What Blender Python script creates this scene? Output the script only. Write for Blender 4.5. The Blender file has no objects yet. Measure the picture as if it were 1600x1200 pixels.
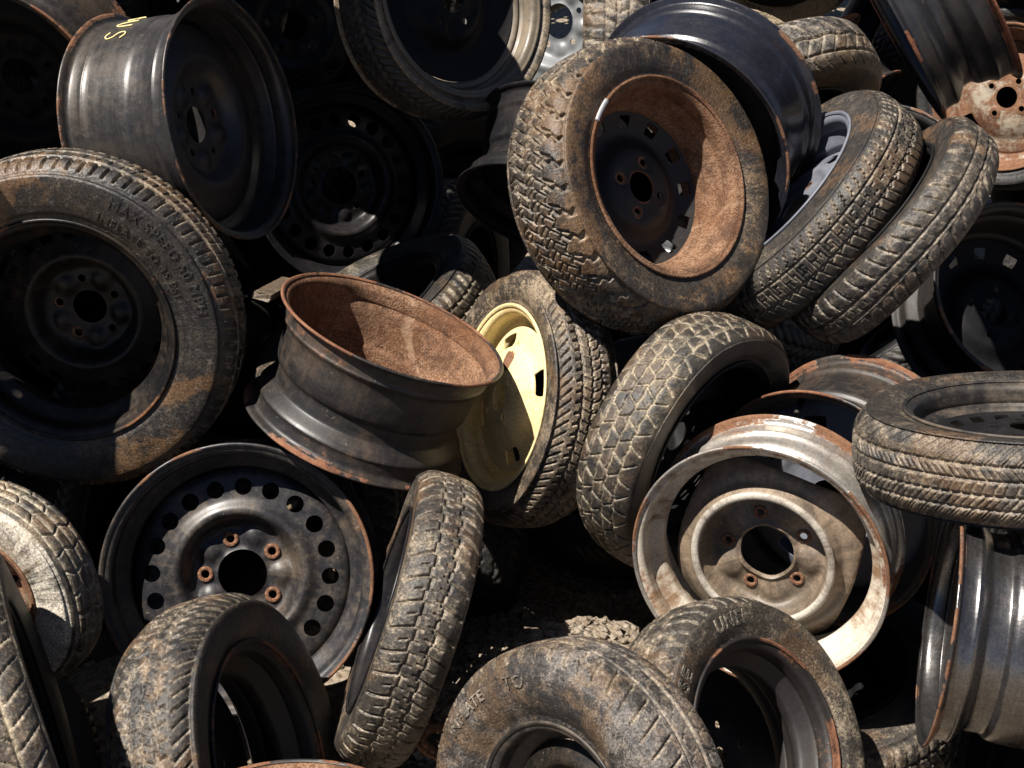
import bpy, math, random
import numpy as np
from mathutils import Vector, Matrix
from mathutils.geometry import delaunay_2d_cdt

random.seed(4)
RNG = np.random.default_rng(7)
sc = bpy.context.scene
COL = sc.collection
PI = math.pi

# ------------------------------------------------------------------ camera
F = 2400.0                       # focal length in pixels of a 1600 px wide picture
PITCH = math.radians(28)
CAM = np.array([0.0, 0.0, 1.9])
RIGHT = np.array([1.0, 0, 0])
UP = np.array([0, math.sin(PITCH), math.cos(PITCH)])
FWD = np.array([0, math.cos(PITCH), -math.sin(PITCH)])
cam_d = bpy.data.cameras.new('camera')
cam = bpy.data.objects.new('camera', cam_d)
COL.objects.link(cam)
cam.location = CAM
cam.rotation_euler = (math.radians(90) - PITCH, 0, 0)
cam_d.sensor_width = 36
cam_d.lens = 36 * F / 1600
cam_d.clip_end = 300
sc.camera = cam


def at(px, py, z):
    """world point for a pixel of the photograph at a depth of z metres"""
    return CAM + RIGHT * ((px - 800) / F * z) + UP * ((600 - py) / F * z) + FWD * z


# ------------------------------------------------------------------ light
L = -0.42 * RIGHT + 0.68 * UP - 0.60 * FWD
L = L / np.linalg.norm(L)
SUN_EL = math.asin(L[2])
sun_d = bpy.data.lights.new('sun', 'SUN')
sun_d.energy = 5.0
sun_d.angle = math.radians(0.5)
sun_d.color = (1.0, 0.94, 0.86)
sun = bpy.data.objects.new('sun', sun_d)
COL.objects.link(sun)
sun.rotation_euler = Vector(L).to_track_quat('Z', 'Y').to_euler()
w = bpy.data.worlds.new('World')
sc.world = w
w.use_nodes = True
nt = w.node_tree
bg = nt.nodes['Background']
sky = nt.nodes.new('ShaderNodeTexSky')
sky.sky_type = 'NISHITA'
sky.sun_disc = False
sky.air_density = 0.45
sky.dust_density = 0.4
sky.ozone_density = 0.4
sky.altitude = 1500
sky.sun_elevation = SUN_EL
sky.sun_rotation = math.atan2(L[0], L[1])
nt.links.new(sky.outputs[0], bg.inputs[0])
bg.inputs[1].default_value = 0.05
vs = sc.view_settings
vs.view_transform = 'Standard'
vs.look = 'None'
vs.gamma = 1
vs.exposure = 1.0


# ------------------------------------------------------------------ node helper
class NG:
    def __init__(s, name):
        s.m = bpy.data.materials.new(name)
        s.m.use_nodes = True
        s.t = s.m.node_tree
        s.b = s.t.nodes['Principled BSDF']

    def n(s, k, **kw):
        x = s.t.nodes.new(k)
        for a, v in kw.items():
            setattr(x, a, v)
        return x

    def l(s, a, b):
        if isinstance(a, bpy.types.NodeSocket):
            s.t.links.new(a, b)
        else:
            b.default_value = a

    def math(s, op, a, b=0.0, c=None, clamp=False):
        x = s.n('ShaderNodeMath', operation=op, use_clamp=clamp)
        s.l(a, x.inputs[0])
        s.l(b, x.inputs[1])
        if c is not None:
            s.l(c, x.inputs[2])
        return x.outputs[0]

    def vmath(s, op, a, b):
        x = s.n('ShaderNodeVectorMath', operation=op)
        s.l(a, x.inputs[0])
        s.l(b, x.inputs[1])
        return x.outputs[0]

    def noise(s, vec, scale, detail=4, rough=0.6, dist=0.0):
        x = s.n('ShaderNodeTexNoise')
        s.l(vec, x.inputs['Vector'])
        x.inputs['Scale'].default_value = scale
        x.inputs['Detail'].default_value = detail
        x.inputs['Roughness'].default_value = rough
        x.inputs['Distortion'].default_value = dist
        return x.outputs[0]

    def ss(s, x, lo, hi, a=0.0, b=1.0):
        m = s.n('ShaderNodeMapRange', interpolation_type='SMOOTHSTEP')
        s.l(x, m.inputs[0])
        for i, v in enumerate((lo, hi, a, b)):
            s.l(v, m.inputs[1 + i])
        return m.outputs[0]

    def mix(s, f, a, b, blend='MIX'):
        x = s.n('ShaderNodeMix', data_type='RGBA', blend_type=blend)
        s.l(f, x.inputs[0])
        for v, i in ((a, 6), (b, 7)):
            if isinstance(v, tuple) and len(v) == 3:
                v = (*v, 1)
            s.l(v, x.inputs[i])
        return x.outputs[2]

    def attr(s, name):
        x = s.n('ShaderNodeAttribute', attribute_name=name)
        return x.outputs['Fac']

    def comb(s, a, b, c):
        x = s.n('ShaderNodeCombineXYZ')
        for i, v in enumerate((a, b, c)):
            s.l(v, x.inputs[i])
        return x.outputs[0]

    def ring(s, seed):
        """object coordinates, and vectors stretched along the circumference / along the radius"""
        tc = s.n('ShaderNodeTexCoord')
        co = s.vmath('ADD', tc.outputs['Object'], (seed * 3.7 % 11, seed * 5.3 % 13, seed * 1.9 % 7))
        sp = s.n('ShaderNodeSeparateXYZ')
        s.l(tc.outputs['Object'], sp.inputs[0])
        x, y, z = sp.outputs
        r = s.math('SQRT', s.math('ADD', s.math('MULTIPLY', x, x), s.math('MULTIPLY', y, y)))
        r = s.math('MAXIMUM', r, 0.001)
        cx, cy = s.math('DIVIDE', x, r), s.math('DIVIDE', y, r)
        rz = s.math('ADD', r, s.math('MULTIPLY', z, 1.3))
        circ = s.comb(s.math('MULTIPLY_ADD', cx, 1.2, seed * 1.1), s.math('MULTIPLY', cy, 1.2), s.math('MULTIPLY', rz, 55))
        rad = s.comb(s.math('MULTIPLY_ADD', cx, 16, seed * 1.7), s.math('MULTIPLY', cy, 16), s.math('MULTIPLY', rz, 6))
        return co, circ, rad, r, z

    def finish(s, color, rough, height, dist=0.001, strength=0.6, metallic=0.0, spec=0.5):
        s.l(color, s.b.inputs['Base Color'])
        s.l(rough, s.b.inputs['Roughness'])
        s.l(metallic, s.b.inputs['Metallic'])
        s.l(spec, s.b.inputs['Specular IOR Level'])
        bp = s.n('ShaderNodeBump')
        bp.inputs['Strength'].default_value = strength
        bp.inputs['Distance'].default_value = dist
        s.l(height, bp.inputs['Height'])
        s.t.links.new(bp.outputs[0], s.b.inputs['Normal'])
        return s.m


TAN = (0.190, 0.152, 0.108)
BROWN = (0.125, 0.068, 0.030)
MUD = (0.26, 0.205, 0.14)


def rubber(seed, base=(0.013, 0.012, 0.012), dust=TAN, stain=BROWN, amt=0.5, stain_amt=0.5, mud=MUD, mud_amt=0.6, rad=0.5, rough=0.50, side=None, edgec=(0.40, 0.33, 0.245), scuff=0.35):
    g = NG('weathered_rubber')
    co, circ, radv, r, z = g.ring(seed)
    n1 = g.noise(co, 8, 7, 0.66, 0.5)
    n2 = g.noise(co, 42, 6, 0.72)
    n3 = g.noise(co, 260, 5, 0.7)
    sc_ = g.noise(circ, 1.0, 5, 0.75)
    sr_ = g.noise(radv, 1.0, 6, 0.75)
    m = g.math('ADD', g.math('MULTIPLY', n1, 0.50), g.math('MULTIPLY', n2, 0.40))
    m = g.math('MULTIPLY_ADD', sr_, 0.30 * rad, m)
    m = g.math('MULTIPLY_ADD', sc_, 0.24, m)
    m = g.math('MULTIPLY_ADD', n3, 0.24, m)
    mid = 0.45 + 0.15 * rad + 0.24 - (amt - 0.5) * 0.26
    film = g.ss(m, mid - 0.16, mid + 0.22)
    heavy = g.ss(m, mid + 0.03, mid + 0.15)
    thin = tuple(0.30 * a + 0.70 * b for a, b in zip(dust, base))
    col = g.mix(film, base, thin)
    col = g.mix(g.math('MULTIPLY', heavy, min(1.0, 0.35 + 0.65 * amt)), col, dust)
    if side:                       # paint-like smears on the sidewalls only
        sm = g.math('MULTIPLY', g.attr('side'), g.ss(g.math('MULTIPLY_ADD', sr_, 0.5, g.math('MULTIPLY', n1, 0.6)), 0.42, 0.60))
        col = g.mix(sm, col, side)
    st = g.math('MULTIPLY', g.ss(g.math('MULTIPLY_ADD', n2, 0.40, g.noise(co, 5.5, 5, 0.62, 0.8)), 0.70, 0.82), stain_amt)
    col = g.mix(st, col, stain)
    mu = g.math('MULTIPLY', g.attr('mud'), g.ss(g.math('MULTIPLY_ADD', n1, 0.7, n2), 0.62, 1.0))
    col = g.mix(g.math('MULTIPLY', mu, mud_amt), col, mud)
    ed = g.math('MULTIPLY', g.attr('edge'), g.ss(n2, 0.40, 0.66))
    col = g.mix(g.math('MULTIPLY', ed, 0.75), col, edgec)
    spk = g.ss(n3, 0.30, 0.72, 0.42, 1.62)
    col = g.mix(1.0, col, g.comb(spk, spk, spk), 'MULTIPLY')
    scf = g.math('MULTIPLY', g.ss(g.noise(co, 75, 4, 0.8, 2.0), 0.665, 0.72), scuff)
    col = g.mix(scf, col, (0.26, 0.215, 0.165))
    ck = g.ss(g.math('ABSOLUTE', g.math('SUBTRACT', g.noise(co, 60, 3, 0.6, 1.2), 0.5)), 0.0, 0.018)
    col = g.mix(g.math('MULTIPLY', g.math('SUBTRACT', 1.0, ck), 0.45), col, base)
    ro = g.math('MULTIPLY_ADD', heavy, 0.25, g.math('MULTIPLY_ADD', n2, 0.30, rough - 0.17), clamp=True)
    h = g.math('ADD', g.math('MULTIPLY', n3, 0.8), g.math('ADD', g.math('MULTIPLY', n2, 1.1), g.math('MULTIPLY', sr_, 0.5 * rad)))
    h = g.math('MULTIPLY_ADD', ck, 0.25, h)
    return g.finish(col, ro, h, 0.0016, 0.85, spec=0.55)


def rustcol(g, co, warm=1.0):
    n = g.noise(co, 75, 7, 0.78)
    n_ = g.noise(co, 10, 4, 0.65)
    n4 = g.noise(co, 380, 4, 0.7)
    x = g.math('MULTIPLY_ADD', n_, 0.40, g.math('MULTIPLY_ADD', n4, 0.35, g.math('MULTIPLY', n, 0.55)))
    rp = g.n('ShaderNodeValToRGB')
    e = rp.color_ramp.elements
    e[0].position, e[0].color = 0.44, (0.022, 0.011, 0.008, 1)
    e[1].position, e[1].color = 0.90, (0.32 * warm, 0.20, 0.125, 1)
    a = e.new(0.56); a.color = (0.085 * warm, 0.036, 0.017, 1)
    a = e.new(0.66); a.color = (0.155 * warm, 0.070, 0.033, 1)
    a = e.new(0.78); a.color = (0.205 * warm, 0.110, 0.059, 1)
    g.l(x, rp.inputs[0])
    return rp.outputs[0]


def steel(seed, base=(0.020, 0.021, 0.026), rust=0.5, dust=0.35, rough=0.42, metallic=0.0, dustcol=TAN, spec=0.5, warm=1.0, lip=1.0, streak=0.5, flat=0.0, chips=0.5, stain=0.0, stainc=(0.17, 0.085, 0.035)):
    """painted steel: paint, rust on the worn lips and in patches, dust; 'rust' attribute is 1 on lips"""
    g = NG('worn_painted_steel')
    co, circ, radv, r, z = g.ring(seed)
    n1 = g.noise(co, 8, 6, 0.65, 0.3)
    n2 = g.noise(co, 55, 5, 0.7)
    n3 = g.noise(co, 260, 3, 0.6)
    sc_ = g.noise(circ, 1.0, 5, 0.72)
    at_ = g.math('MULTIPLY', g.attr('rust'), g.ss(g.noise(co, 6, 4, 0.6), 0.40, 0.60, 0.0, 1.2))
    rm = g.math('ADD', g.math('MULTIPLY', at_, 0.42 * lip), g.math('ADD', g.math('MULTIPLY', n1, 0.5), g.math('MULTIPLY', n2, 0.35)))
    t = 0.92 - 0.5 * rust
    rmask = g.ss(rm, t - 0.07, t + 0.07)
    rc = rustcol(g, co, warm)
    pv = g.math('MULTIPLY_ADD', sc_, 0.9 * streak, g.math('MULTIPLY_ADD', n2, 0.6, 1.0 - 0.3 - 0.45 * streak))
    paint = g.mix(1.0, base, g.comb(pv, pv, pv), 'MULTIPLY')
    dm = g.math('ADD', g.math('MULTIPLY', n1, 0.5), g.math('ADD', g.math('MULTIPLY', n2, 0.3), g.math('MULTIPLY', sc_, 0.25)))
    dmask = g.math('MULTIPLY', g.ss(dm, 0.44, 0.72), dust)
    col = g.mix(dmask, paint, dustcol)
    if stain:
        rs_ = g.noise(radv, 0.7, 5, 0.7)
        sm = g.ss(g.math('MULTIPLY_ADD', n1, 0.55, g.math('MULTIPLY_ADD', n2, 0.25, g.math('MULTIPLY', rs_, 0.35))), 0.54, 0.72)
        col = g.mix(g.math('MULTIPLY', sm, stain), col, stainc)
        gr = g.ss(n3, 0.3, 0.7, 0.78, 1.15)
        col = g.mix(1.0, col, g.comb(gr, gr, gr), 'MULTIPLY')
    ch = g.math('MULTIPLY', g.ss(g.noise(co, 120, 4, 0.75, 1.0), 0.645, 0.70), chips * 0.7)
    col = g.mix(ch, col, (0.36, 0.30, 0.24))
    col = g.mix(rmask, col, rc)
    ro = g.math('MULTIPLY_ADD', sc_, 0.18, g.math('MULTIPLY_ADD', n2, 0.16, rough - 0.17))
    ro = g.math('MULTIPLY_ADD', dmask, 0.3, ro)
    ro = g.math('MAXIMUM', ro, g.math('MULTIPLY', rmask, 0.85), clamp=True)
    me = g.math('MULTIPLY', g.math('SUBTRACT', 1.0, g.math('MAXIMUM', rmask, dmask)), metallic)
    h = g.math('ADD', g.math('MULTIPLY', n3, g.math('MULTIPLY_ADD', rmask, 0.9, 0.12)), g.math('MULTIPLY', n2, g.math('MULTIPLY_ADD', rmask, 0.8, 0.18)))
    h = g.math('MULTIPLY_ADD', sc_, 0.10, h)
    return g.finish(col, ro, h, 0.0018, 0.6, me, spec)


def rusty(seed, warm=1.0):
    g = NG('heavily_rusted_steel')
    co, circ, radv, r, z = g.ring(seed)
    rc = rustcol(g, co, warm)
    n2 = g.noise(co, 120, 5, 0.75)
    n1 = g.noise(co, 6, 4, 0.6)
    col = g.mix(g.math('MULTIPLY', g.ss(n1, 0.32, 0.62), g.ss(g.noise(co, 300, 4, 0.7), 0.40, 0.62)), rc, (0.31, 0.195, 0.125))
    flake = g.noise(co, 26, 6, 0.7, 1.2)
    col = g.mix(g.math('MULTIPLY', g.ss(flake, 0.54, 0.66), 0.40), col, (0.040, 0.020, 0.014))
    run = g.noise(circ, 1.0, 4, 0.7)
    col = g.mix(g.ss(run, 0.48, 0.70, 0.0, 0.6), col, (0.075, 0.036, 0.02))
    big = g.noise(co, 11, 5, 0.7, 0.8)
    col = g.mix(g.ss(big, 0.50, 0.66, 0.0, 0.65), col, (0.060, 0.030, 0.019))
    col = g.mix(g.ss(big, 0.30, 0.40, 0.5, 0.0), col, (0.40, 0.27, 0.18))
    h = g.math('ADD', n2, g.math('MULTIPLY', g.noise(co, 420, 3, 0.6), 0.5))
    h = g.math('MULTIPLY_ADD', flake, 1.4, h)
    return g.finish(col, 0.88, h, 0.004, 0.85, spec=0.25)


# ------------------------------------------------------------------ mesh helpers
def mesh_from(name, V, Fq, smooth=True, attrs=None, sharp=None):
    me = bpy.data.meshes.new(name)
    V = np.asarray(V, np.float32)
    me.vertices.add(len(V))
    me.vertices.foreach_set('co', V.ravel())
    loops = np.concatenate([np.asarray(f, np.int32).ravel() for f in Fq])
    tot = np.concatenate([np.full(len(f), f.shape[1], np.int32) for f in Fq])
    start = np.concatenate([[0], np.cumsum(tot)[:-1]]).astype(np.int32)
    me.loops.add(len(loops))
    me.loops.foreach_set('vertex_index', loops)
    me.polygons.add(len(tot))
    me.polygons.foreach_set('loop_start', start)
    me.polygons.foreach_set('loop_total', tot)
    me.polygons.foreach_set('use_smooth', np.full(len(tot), smooth, bool))
    me.update(calc_edges=True)
    me.validate()
    for k, v in (attrs or {}).items():
        a = me.attributes.new(k, 'FLOAT', 'POINT')
        a.data.foreach_set('value', np.asarray(v, np.float32).ravel())
    if sharp:
        me.set_sharp_from_angle(angle=math.radians(sharp))
    return me


def obj(name, me, m, parent=None):
    o = bpy.data.objects.new(name, me)
    COL.objects.link(o)
    if m is not None and len(me.materials) == 0:
        me.materials.append(m)
    if parent:
        o.parent = parent
    return o


def revolve(prof, N, closed=True, disp=None):
    """prof (M,2) of r,z around local z.  returns verts, quads"""
    M = len(prof)
    th = np.arange(N) / N * 2 * PI
    r = prof[:, 0][None, :] * np.ones((N, 1))
    z = prof[:, 1][None, :] * np.ones((N, 1))
    if disp is not None:
        r = r + disp[0]
        z = z + disp[1]
    V = np.stack([r * np.cos(th)[:, None], r * np.sin(th)[:, None], z], -1).reshape(-1, 3)
    i = np.arange(N)[:, None]
    j = np.arange(M if closed else M - 1)[None, :]
    a = i * M + j
    b = ((i + 1) % N) * M + j
    c = ((i + 1) % N) * M + (j + 1) % M
    d = i * M + (j + 1) % M
    Q = np.stack([a + 0 * b, b, c, d], -1).reshape(-1, 4)
    return V, Q


def chaikin(P, n=2, closed=False):
    P = np.asarray(P, float)
    for _ in range(n):
        if closed:
            Q = np.roll(P, -1, 0)
            P = np.stack([.75 * P + .25 * Q, .25 * P + .75 * Q], 1).reshape(-1, P.shape[1])
        else:
            a, b = P[:-1], P[1:]
            mid = np.stack([.75 * a + .25 * b, .25 * a + .75 * b], 1).reshape(-1, P.shape[1])
            P = np.vstack([P[:1], mid, P[-1:]])
    return P


# ------------------------------------------------------------------ tread patterns: masks 1 = groove
def sst(x, a, b):
    t = np.clip((x - a) / (b - a), 0, 1)
    return t * t * (3 - 2 * t)


def ln(d, wd, e=0.0013):
    return 1 - sst(np.abs(d), wd / 2 - e, wd / 2 + e)


def per(x, p):
    return (x + p / 2) % p - p / 2


def tri(x):
    return 2 * np.abs(2 * (x - np.floor(x + 0.5))) - 1


def band(v, a, b, e=0.001):
    return sst(v, a - e, a + e) * (1 - sst(v, b - e, b + e))


def P_trap(u, v, p, h):
    g = np.zeros_like(u)
    k = [-1.12, -0.66, -0.22, 0.22, 0.66, 1.12]
    for i, q in enumerate(k[1:-1]):
        g = np.maximum(g, ln(v - q * h - 0.0015 * tri(2 * u / p), 0.0036))
    for i in range(5):
        c = (k[i] + k[i + 1]) / 2 * h
        m = band(v, k[i] * h, k[i + 1] * h)
        o = (0.5 * (i % 2) + 0.13 * i) * p
        g = np.maximum(g, m * ln(per(u + o - 0.55 * (v - c), p), 0.0036))
        g = np.maximum(g, m * ln(per(u + o + p / 2 + 0.55 * (v - c), p), 0.0036))
    return g


def P_spare(u, v, p, h):
    st = np.where((u / p) % 1 < 0.5, 1, -1) * 0.05 * h
    g = np.maximum(ln(v - 0.33 * h - st, 0.0045), ln(v + 0.33 * h - st, 0.0045))
    lat = ln(per(u + 0.25 * v, p / 2), 0.003)
    m = band(v, -0.33 * h, -0.06 * h) * ln(per(u + 0.2 * v, p / 2), 0.003) + band(v, 0.06 * h, 0.33 * h) * ln(per(u + 0.2 * v + p / 4, p / 2), 0.003)
    g = np.maximum(g, m)
    sh = band(np.abs(v), 0.33 * h, 1.22 * h)
    g = np.maximum(g, sh * ln(per(u + 0.35 * np.sign(v) * v + p / 4, p), 0.005))
    g = np.maximum(g, 0.8 * band(np.abs(v), 0.45 * h, 0.75 * h) * ln(per(u + 0.35 * np.sign(v) * v + 3 * p / 4, p), 0.003))
    return g


def P_terrain(u, v, p, h):
    g = np.zeros_like(u)
    for i, q in enumerate((-0.55, -0.18, 0.18, 0.55)):
        g = np.maximum(g, ln(v - q * h - 0.09 * h * tri(2 * u / p + 0.5 * (i % 2)), 0.0045))
    for i, (a, b) in enumerate(((-.55, -.18), (-.18, .18), (.18, .55))):
        g = np.maximum(g, band(v, a * h, b * h) * ln(per(u + 0.7 * v * (1, -1, 1)[i] + 0.25 * i * p, p / 2), 0.0045))
    a = np.abs(v)
    sh = band(a, 0.55 * h, 1.35 * h)
    g = np.maximum(g, sh * ln(per(u + 0.25 * a + 0.004 * tri(a / 0.02) + np.where(v > 0, 0, p / 2), p), 0.008))
    g = np.maximum(g, band(a, 0.62 * h, 0.92 * h) * ln(per(u + 0.5 * a + p / 2 + np.where(v > 0, 0, p / 2), p), 0.006))
    g = np.maximum(g, band(a, 1.05 * h, 1.35 * h) * ln(per(u + p / 2 + np.where(v > 0, 0, p / 2), p), 0.009))
    return g


def P_rib(u, v, p, h):
    g = np.zeros_like(u)
    for q in (-0.55, 0.0, 0.55):
        g = np.maximum(g, ln(v - q * h, 0.0055))
    a = np.abs(v)
    g = np.maximum(g, band(a, 0.55 * h, 1.18 * h) * ln(per(u + 0.2 * v, p / 2), 0.0045))
    g = np.maximum(g, band(a, 0.10 * h, 0.42 * h) * ln(per(u + 0.3 * v + p / 4, p / 2), 0.003))
    return g


def P_slots(u, v, p, h):
    """half worn: long slits across the shoulders, faint outlines in the middle"""
    g = np.maximum(ln(v - 0.28 * h, 0.004), ln(v + 0.28 * h, 0.004))
    a = np.abs(v)
    g = np.maximum(g, band(a, 0.42 * h, 1.25 * h) * ln(per(u + 0.45 * a, p / 2), 0.0042))
    q = p / 2
    hx = np.maximum(np.abs(per(u, q)) * 0.87 + np.abs(v) * 0.5, np.abs(v))
    g = np.maximum(g, 0.4 * ln(hx - 0.19 * h, 0.0022, 0.001) * band(a, -1, 0.24 * h))
    hx2 = np.maximum(np.abs(per(u + 0.45 * a + q / 2, q)) * 0.87 + np.abs(a - 0.68 * h) * 0.5, np.abs(a - 0.68 * h))
    g = np.maximum(g, 0.35 * ln(hx2 - 0.013, 0.0022, 0.001))
    return g


def P_letters(u, v, p, h):
    """fine shoulder bars, a middle rib of interlocked angular figures, a narrow outer rib"""
    g = np.maximum(ln(v - 0.22 * h - 0.0012 * tri(4 * u / p), 0.0035), ln(v + 0.55 * h, 0.004))
    g = np.maximum(g, band(v, 0.30 * h, 0.95 * h) * ln(per(u - 0.35 * v, p / 3), 0.0040, 0.0010))
    g = np.maximum(g, 0.9 * ln(v - 0.30 * h - 0.003 * tri(3 * u / p), 0.0032))
    x = (u / p) % 1.0
    y = (v + 0.55 * h) / (0.77 * h)
    q = np.zeros_like(u)
    mm = band(v, -0.55 * h, 0.22 * h)

    def bx(x0, x1, y0, y1):
        return ((x > x0) & (x < x1) & (y > y0) & (y < y1)).astype(float)
    for r in ((0.06, 0.11, 0, 1), (0.11, 0.30, 0.44, 0.56), (0.20, 0.25, 0.56, 0.85), (0.36, 0.41, 0.0, 0.7), (0.41, 0.52, 0.32, 0.44),
              (0.48, 0.53, 0.44, 0.9), (0.60, 0.65, 0, 1), (0.65, 0.82, 0.62, 0.74), (0.72, 0.77, 0.2, 0.62), (0.77, 0.90, 0.2, 0.32), (0.86, 0.90, 0.5, 1)):
        q = np.maximum(q, bx(*r))
    g = np.maximum(g, mm * q * 0.75)
    g = np.maximum(g, band(v, -1.2 * h, -0.62 * h) * ln(per(u + 0.4 * v + 0.003 * tri(v / 0.01), p / 3), 0.0035))
    return g


def P_sipes(u, v, p, h):
    g = np.zeros_like(u)
    for q in (-0.62, -0.21, 0.21, 0.62):
        g = np.maximum(g, ln(v - q * h, 0.0055))
    for i, (a, b) in enumerate(((-.62, -.21), (-.21, .21), (.21, .62))):
        s = (0.9, 0.0, -0.9)[i]
        mm = band(v, a * h, b * h)
        if i == 1:
            g = np.maximum(g, mm * 0.8 * ln(per(u + 0.4 * v, p / 3), 0.0035))
        else:
            g = np.maximum(g, mm * 0.75 * ln(per(u + s * v, p / 4), 0.0022, 0.001))
            g = np.maximum(g, mm * ln(per(u + s * v, p), 0.0045))
    a = np.abs(v)
    sh = band(a, 0.62 * h, 1.5 * h)
    g = np.maximum(g, sh * ln(per(u - 0.9 * a * np.sign(v) * -1, p / 2), 0.0036))
    g = np.maximum(g, sh * 0.6 * ln(per(u - 0.9 * a * np.sign(v) * -1 + p / 8, p / 4), 0.0022, 0.001))
    return g


def P_ragged(u, v, p, h):
    """three ribs with ragged saw edges, hooked cuts on the shoulders"""
    g = np.zeros_like(u)
    a = np.abs(v)
    saw = (u / p * 2) % 1.0
    for q in (-0.42, 0.0, 0.42):
        g = np.maximum(g, ln(v - q * h - 0.0045 * (saw - 0.5) * np.sign(q + .01), 0.0042))
    g = np.maximum(g, band(a, 0.42 * h, 0.70 * h) * ln(per(u + 0.35 * a, p / 2), 0.005))
    g = np.maximum(g, band(a, 0.86 * h, 1.35 * h) * ln(per(u + 0.9 * a + p / 5, p / 2), 0.0045))
    g = np.maximum(g, band(a, 0.06 * h, 0.34 * h) * 0.7 * ln(per(u - 0.5 * a + p / 4, p / 2), 0.003))
    return g


def P_chev(u, v, p, h):
    g = np.zeros_like(u)
    a = np.abs(v)
    for q in (-0.5, 0.0, 0.5):
        g = np.maximum(g, ln(v - q * h - 0.0035 * tri(2 * u / p), 0.0045))
    g = np.maximum(g, band(a, 0.5 * h, 1.3 * h) * ln(per(u + 0.8 * a, p / 2), 0.006))
    g = np.maximum(g, band(a, 0.05 * h, 0.5 * h) * ln(per(u - 0.9 * a + p / 4, p / 2), 0.0045))
    return g


def P_diag(u, v, p, h):
    g = np.maximum(ln(v - 0.10 * h - 0.003 * tri(u / p), 0.0055), ln(v + 0.62 * h, 0.005))
    g = np.maximum(g, ln(per(u - 0.75 * v, p / 2), 0.0032) * band(v, 0.1 * h, 1.2 * h))
    g = np.maximum(g, ln(per(u + 0.75 * v + p / 4, p / 2), 0.0032) * band(v, -0.62 * h, 0.1 * h))
    g = np.maximum(g, ln(per(u - 0.75 * v, p / 2), 0.0032) * band(v, -1.2 * h, -0.62 * h))
    g = np.maximum(g, 0.5 * ln(per(u + 0.004 * np.sin(v * 500) + p / 8, p / 2), 0.0018, 0.0009) * band(v, -0.5 * h, 0.0))
    return g


def P_hex(u, v, p, h):
    g = np.maximum(ln(v - 0.33 * h, 0.006), ln(v + 0.33 * h, 0.006))
    q = p / 3
    hx = np.maximum(np.abs(per(u, q)) * 0.87 + np.abs(v) * 0.5, np.abs(v))
    g = np.maximum(g, 0.8 * ln(hx - 0.17 * h, 0.003, 0.001))
    g = np.maximum(g, 0.8 * ln(hx - 0.30 * h, 0.003, 0.001))
    a = np.abs(v)
    g = np.maximum(g, band(a, 0.33 * h, 1.2 * h) * ln(per(u + 0.6 * v, p / 2), 0.004))
    return g


def P_tria(u, v, p, h):
    g = np.zeros_like(u)
    k = [-1.0, -0.5, 0.0, 0.5, 1.0]
    for q in k:
        g = np.maximum(g, ln(v - q * h, 0.0042))
    for i in range(4):
        c = (k[i] + k[i + 1]) / 2 * h
        m = band(v, k[i] * h, k[i + 1] * h)
        g = np.maximum(g, m * ln(per(u + .5 * i * p - 0.62 * (v - c), p), 0.004))
        g = np.maximum(g, m * ln(per(u + (.5 * i + .5) * p + 0.62 * (v - c), p), 0.004))
    return g


def P_block(u, v, p, h):
    g = np.zeros_like(u)
    k = [-0.55, -0.1, 0.32]
    for q in k:
        g = np.maximum(g, ln(v - q * h, 0.0045))
    e = [-1.2] + k + [1.25]
    for i in range(4):
        m = band(v, e[i] * h, e[i + 1] * h)
        g = np.maximum(g, m * ln(per(u + (0.25, -0.5, 0.5, 0.15)[i] * v + .2 * i * p, p / 2), 0.0045))
    return g


def tyre_profile(Ro, Rb, W, TW, hb, crown=0.006):
    H = Ro - Rb
    hw, ht = W / 2, TW / 2
    half = np.array([
        (Rb - 0.014, hb - 0.016), (Rb - 0.006, hb - 0.002), (Rb - 0.0005, hb + 0.0015), (Rb + 0.005, hb + 0.0005), (Rb + 0.009, hb + 0.0035),
        (Rb + 0.26 * H, hb + 0.72 * (hw - hb)), (Rb + 0.46 * H, hw - 0.001), (Rb + 0.62 * H, hw), (Rb + 0.78 * H, hw - 0.003),
        (Ro - 0.022 - crown, max(ht + 0.011, hw - 0.011)), (Ro - 0.011 - crown, ht + 0.0065), (Ro - 0.0035 - crown, ht - 0.003),
        (Ro - 0.62 * crown, ht * 0.78), (Ro - 0.22 * crown, ht * 0.46), (Ro, 0)])
    P = np.vstack([half, half[-2::-1] * [1, -1]])
    return chaikin(P, 3)


def resample(P, step_t, step_s, TW):
    d = np.r_[0, np.cumsum(np.hypot(*np.diff(P, axis=0).T))]
    mid = d[-1] / 2
    lim = TW / 2 + 0.022
    ts = [0.0]
    while ts[-1] < d[-1]:
        x = abs(ts[-1] - mid)
        ts.append(ts[-1] + (step_t if x < lim else step_s))
    ts = np.array(ts[:-1] + [d[-1]])
    Q = np.stack([np.interp(ts, d, P[:, 0]), np.interp(ts, d, P[:, 1])], 1)
    T = np.gradient(Q, axis=0)
    T /= np.linalg.norm(T, axis=1)[:, None]
    Nn = np.stack([-T[:, 1], T[:, 0]], 1)
    # outward: at crown normal must be +r
    if Nn[len(Q) // 2, 0] < 0:
        Nn = -Nn
    return Q, Nn, ts - mid


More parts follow.
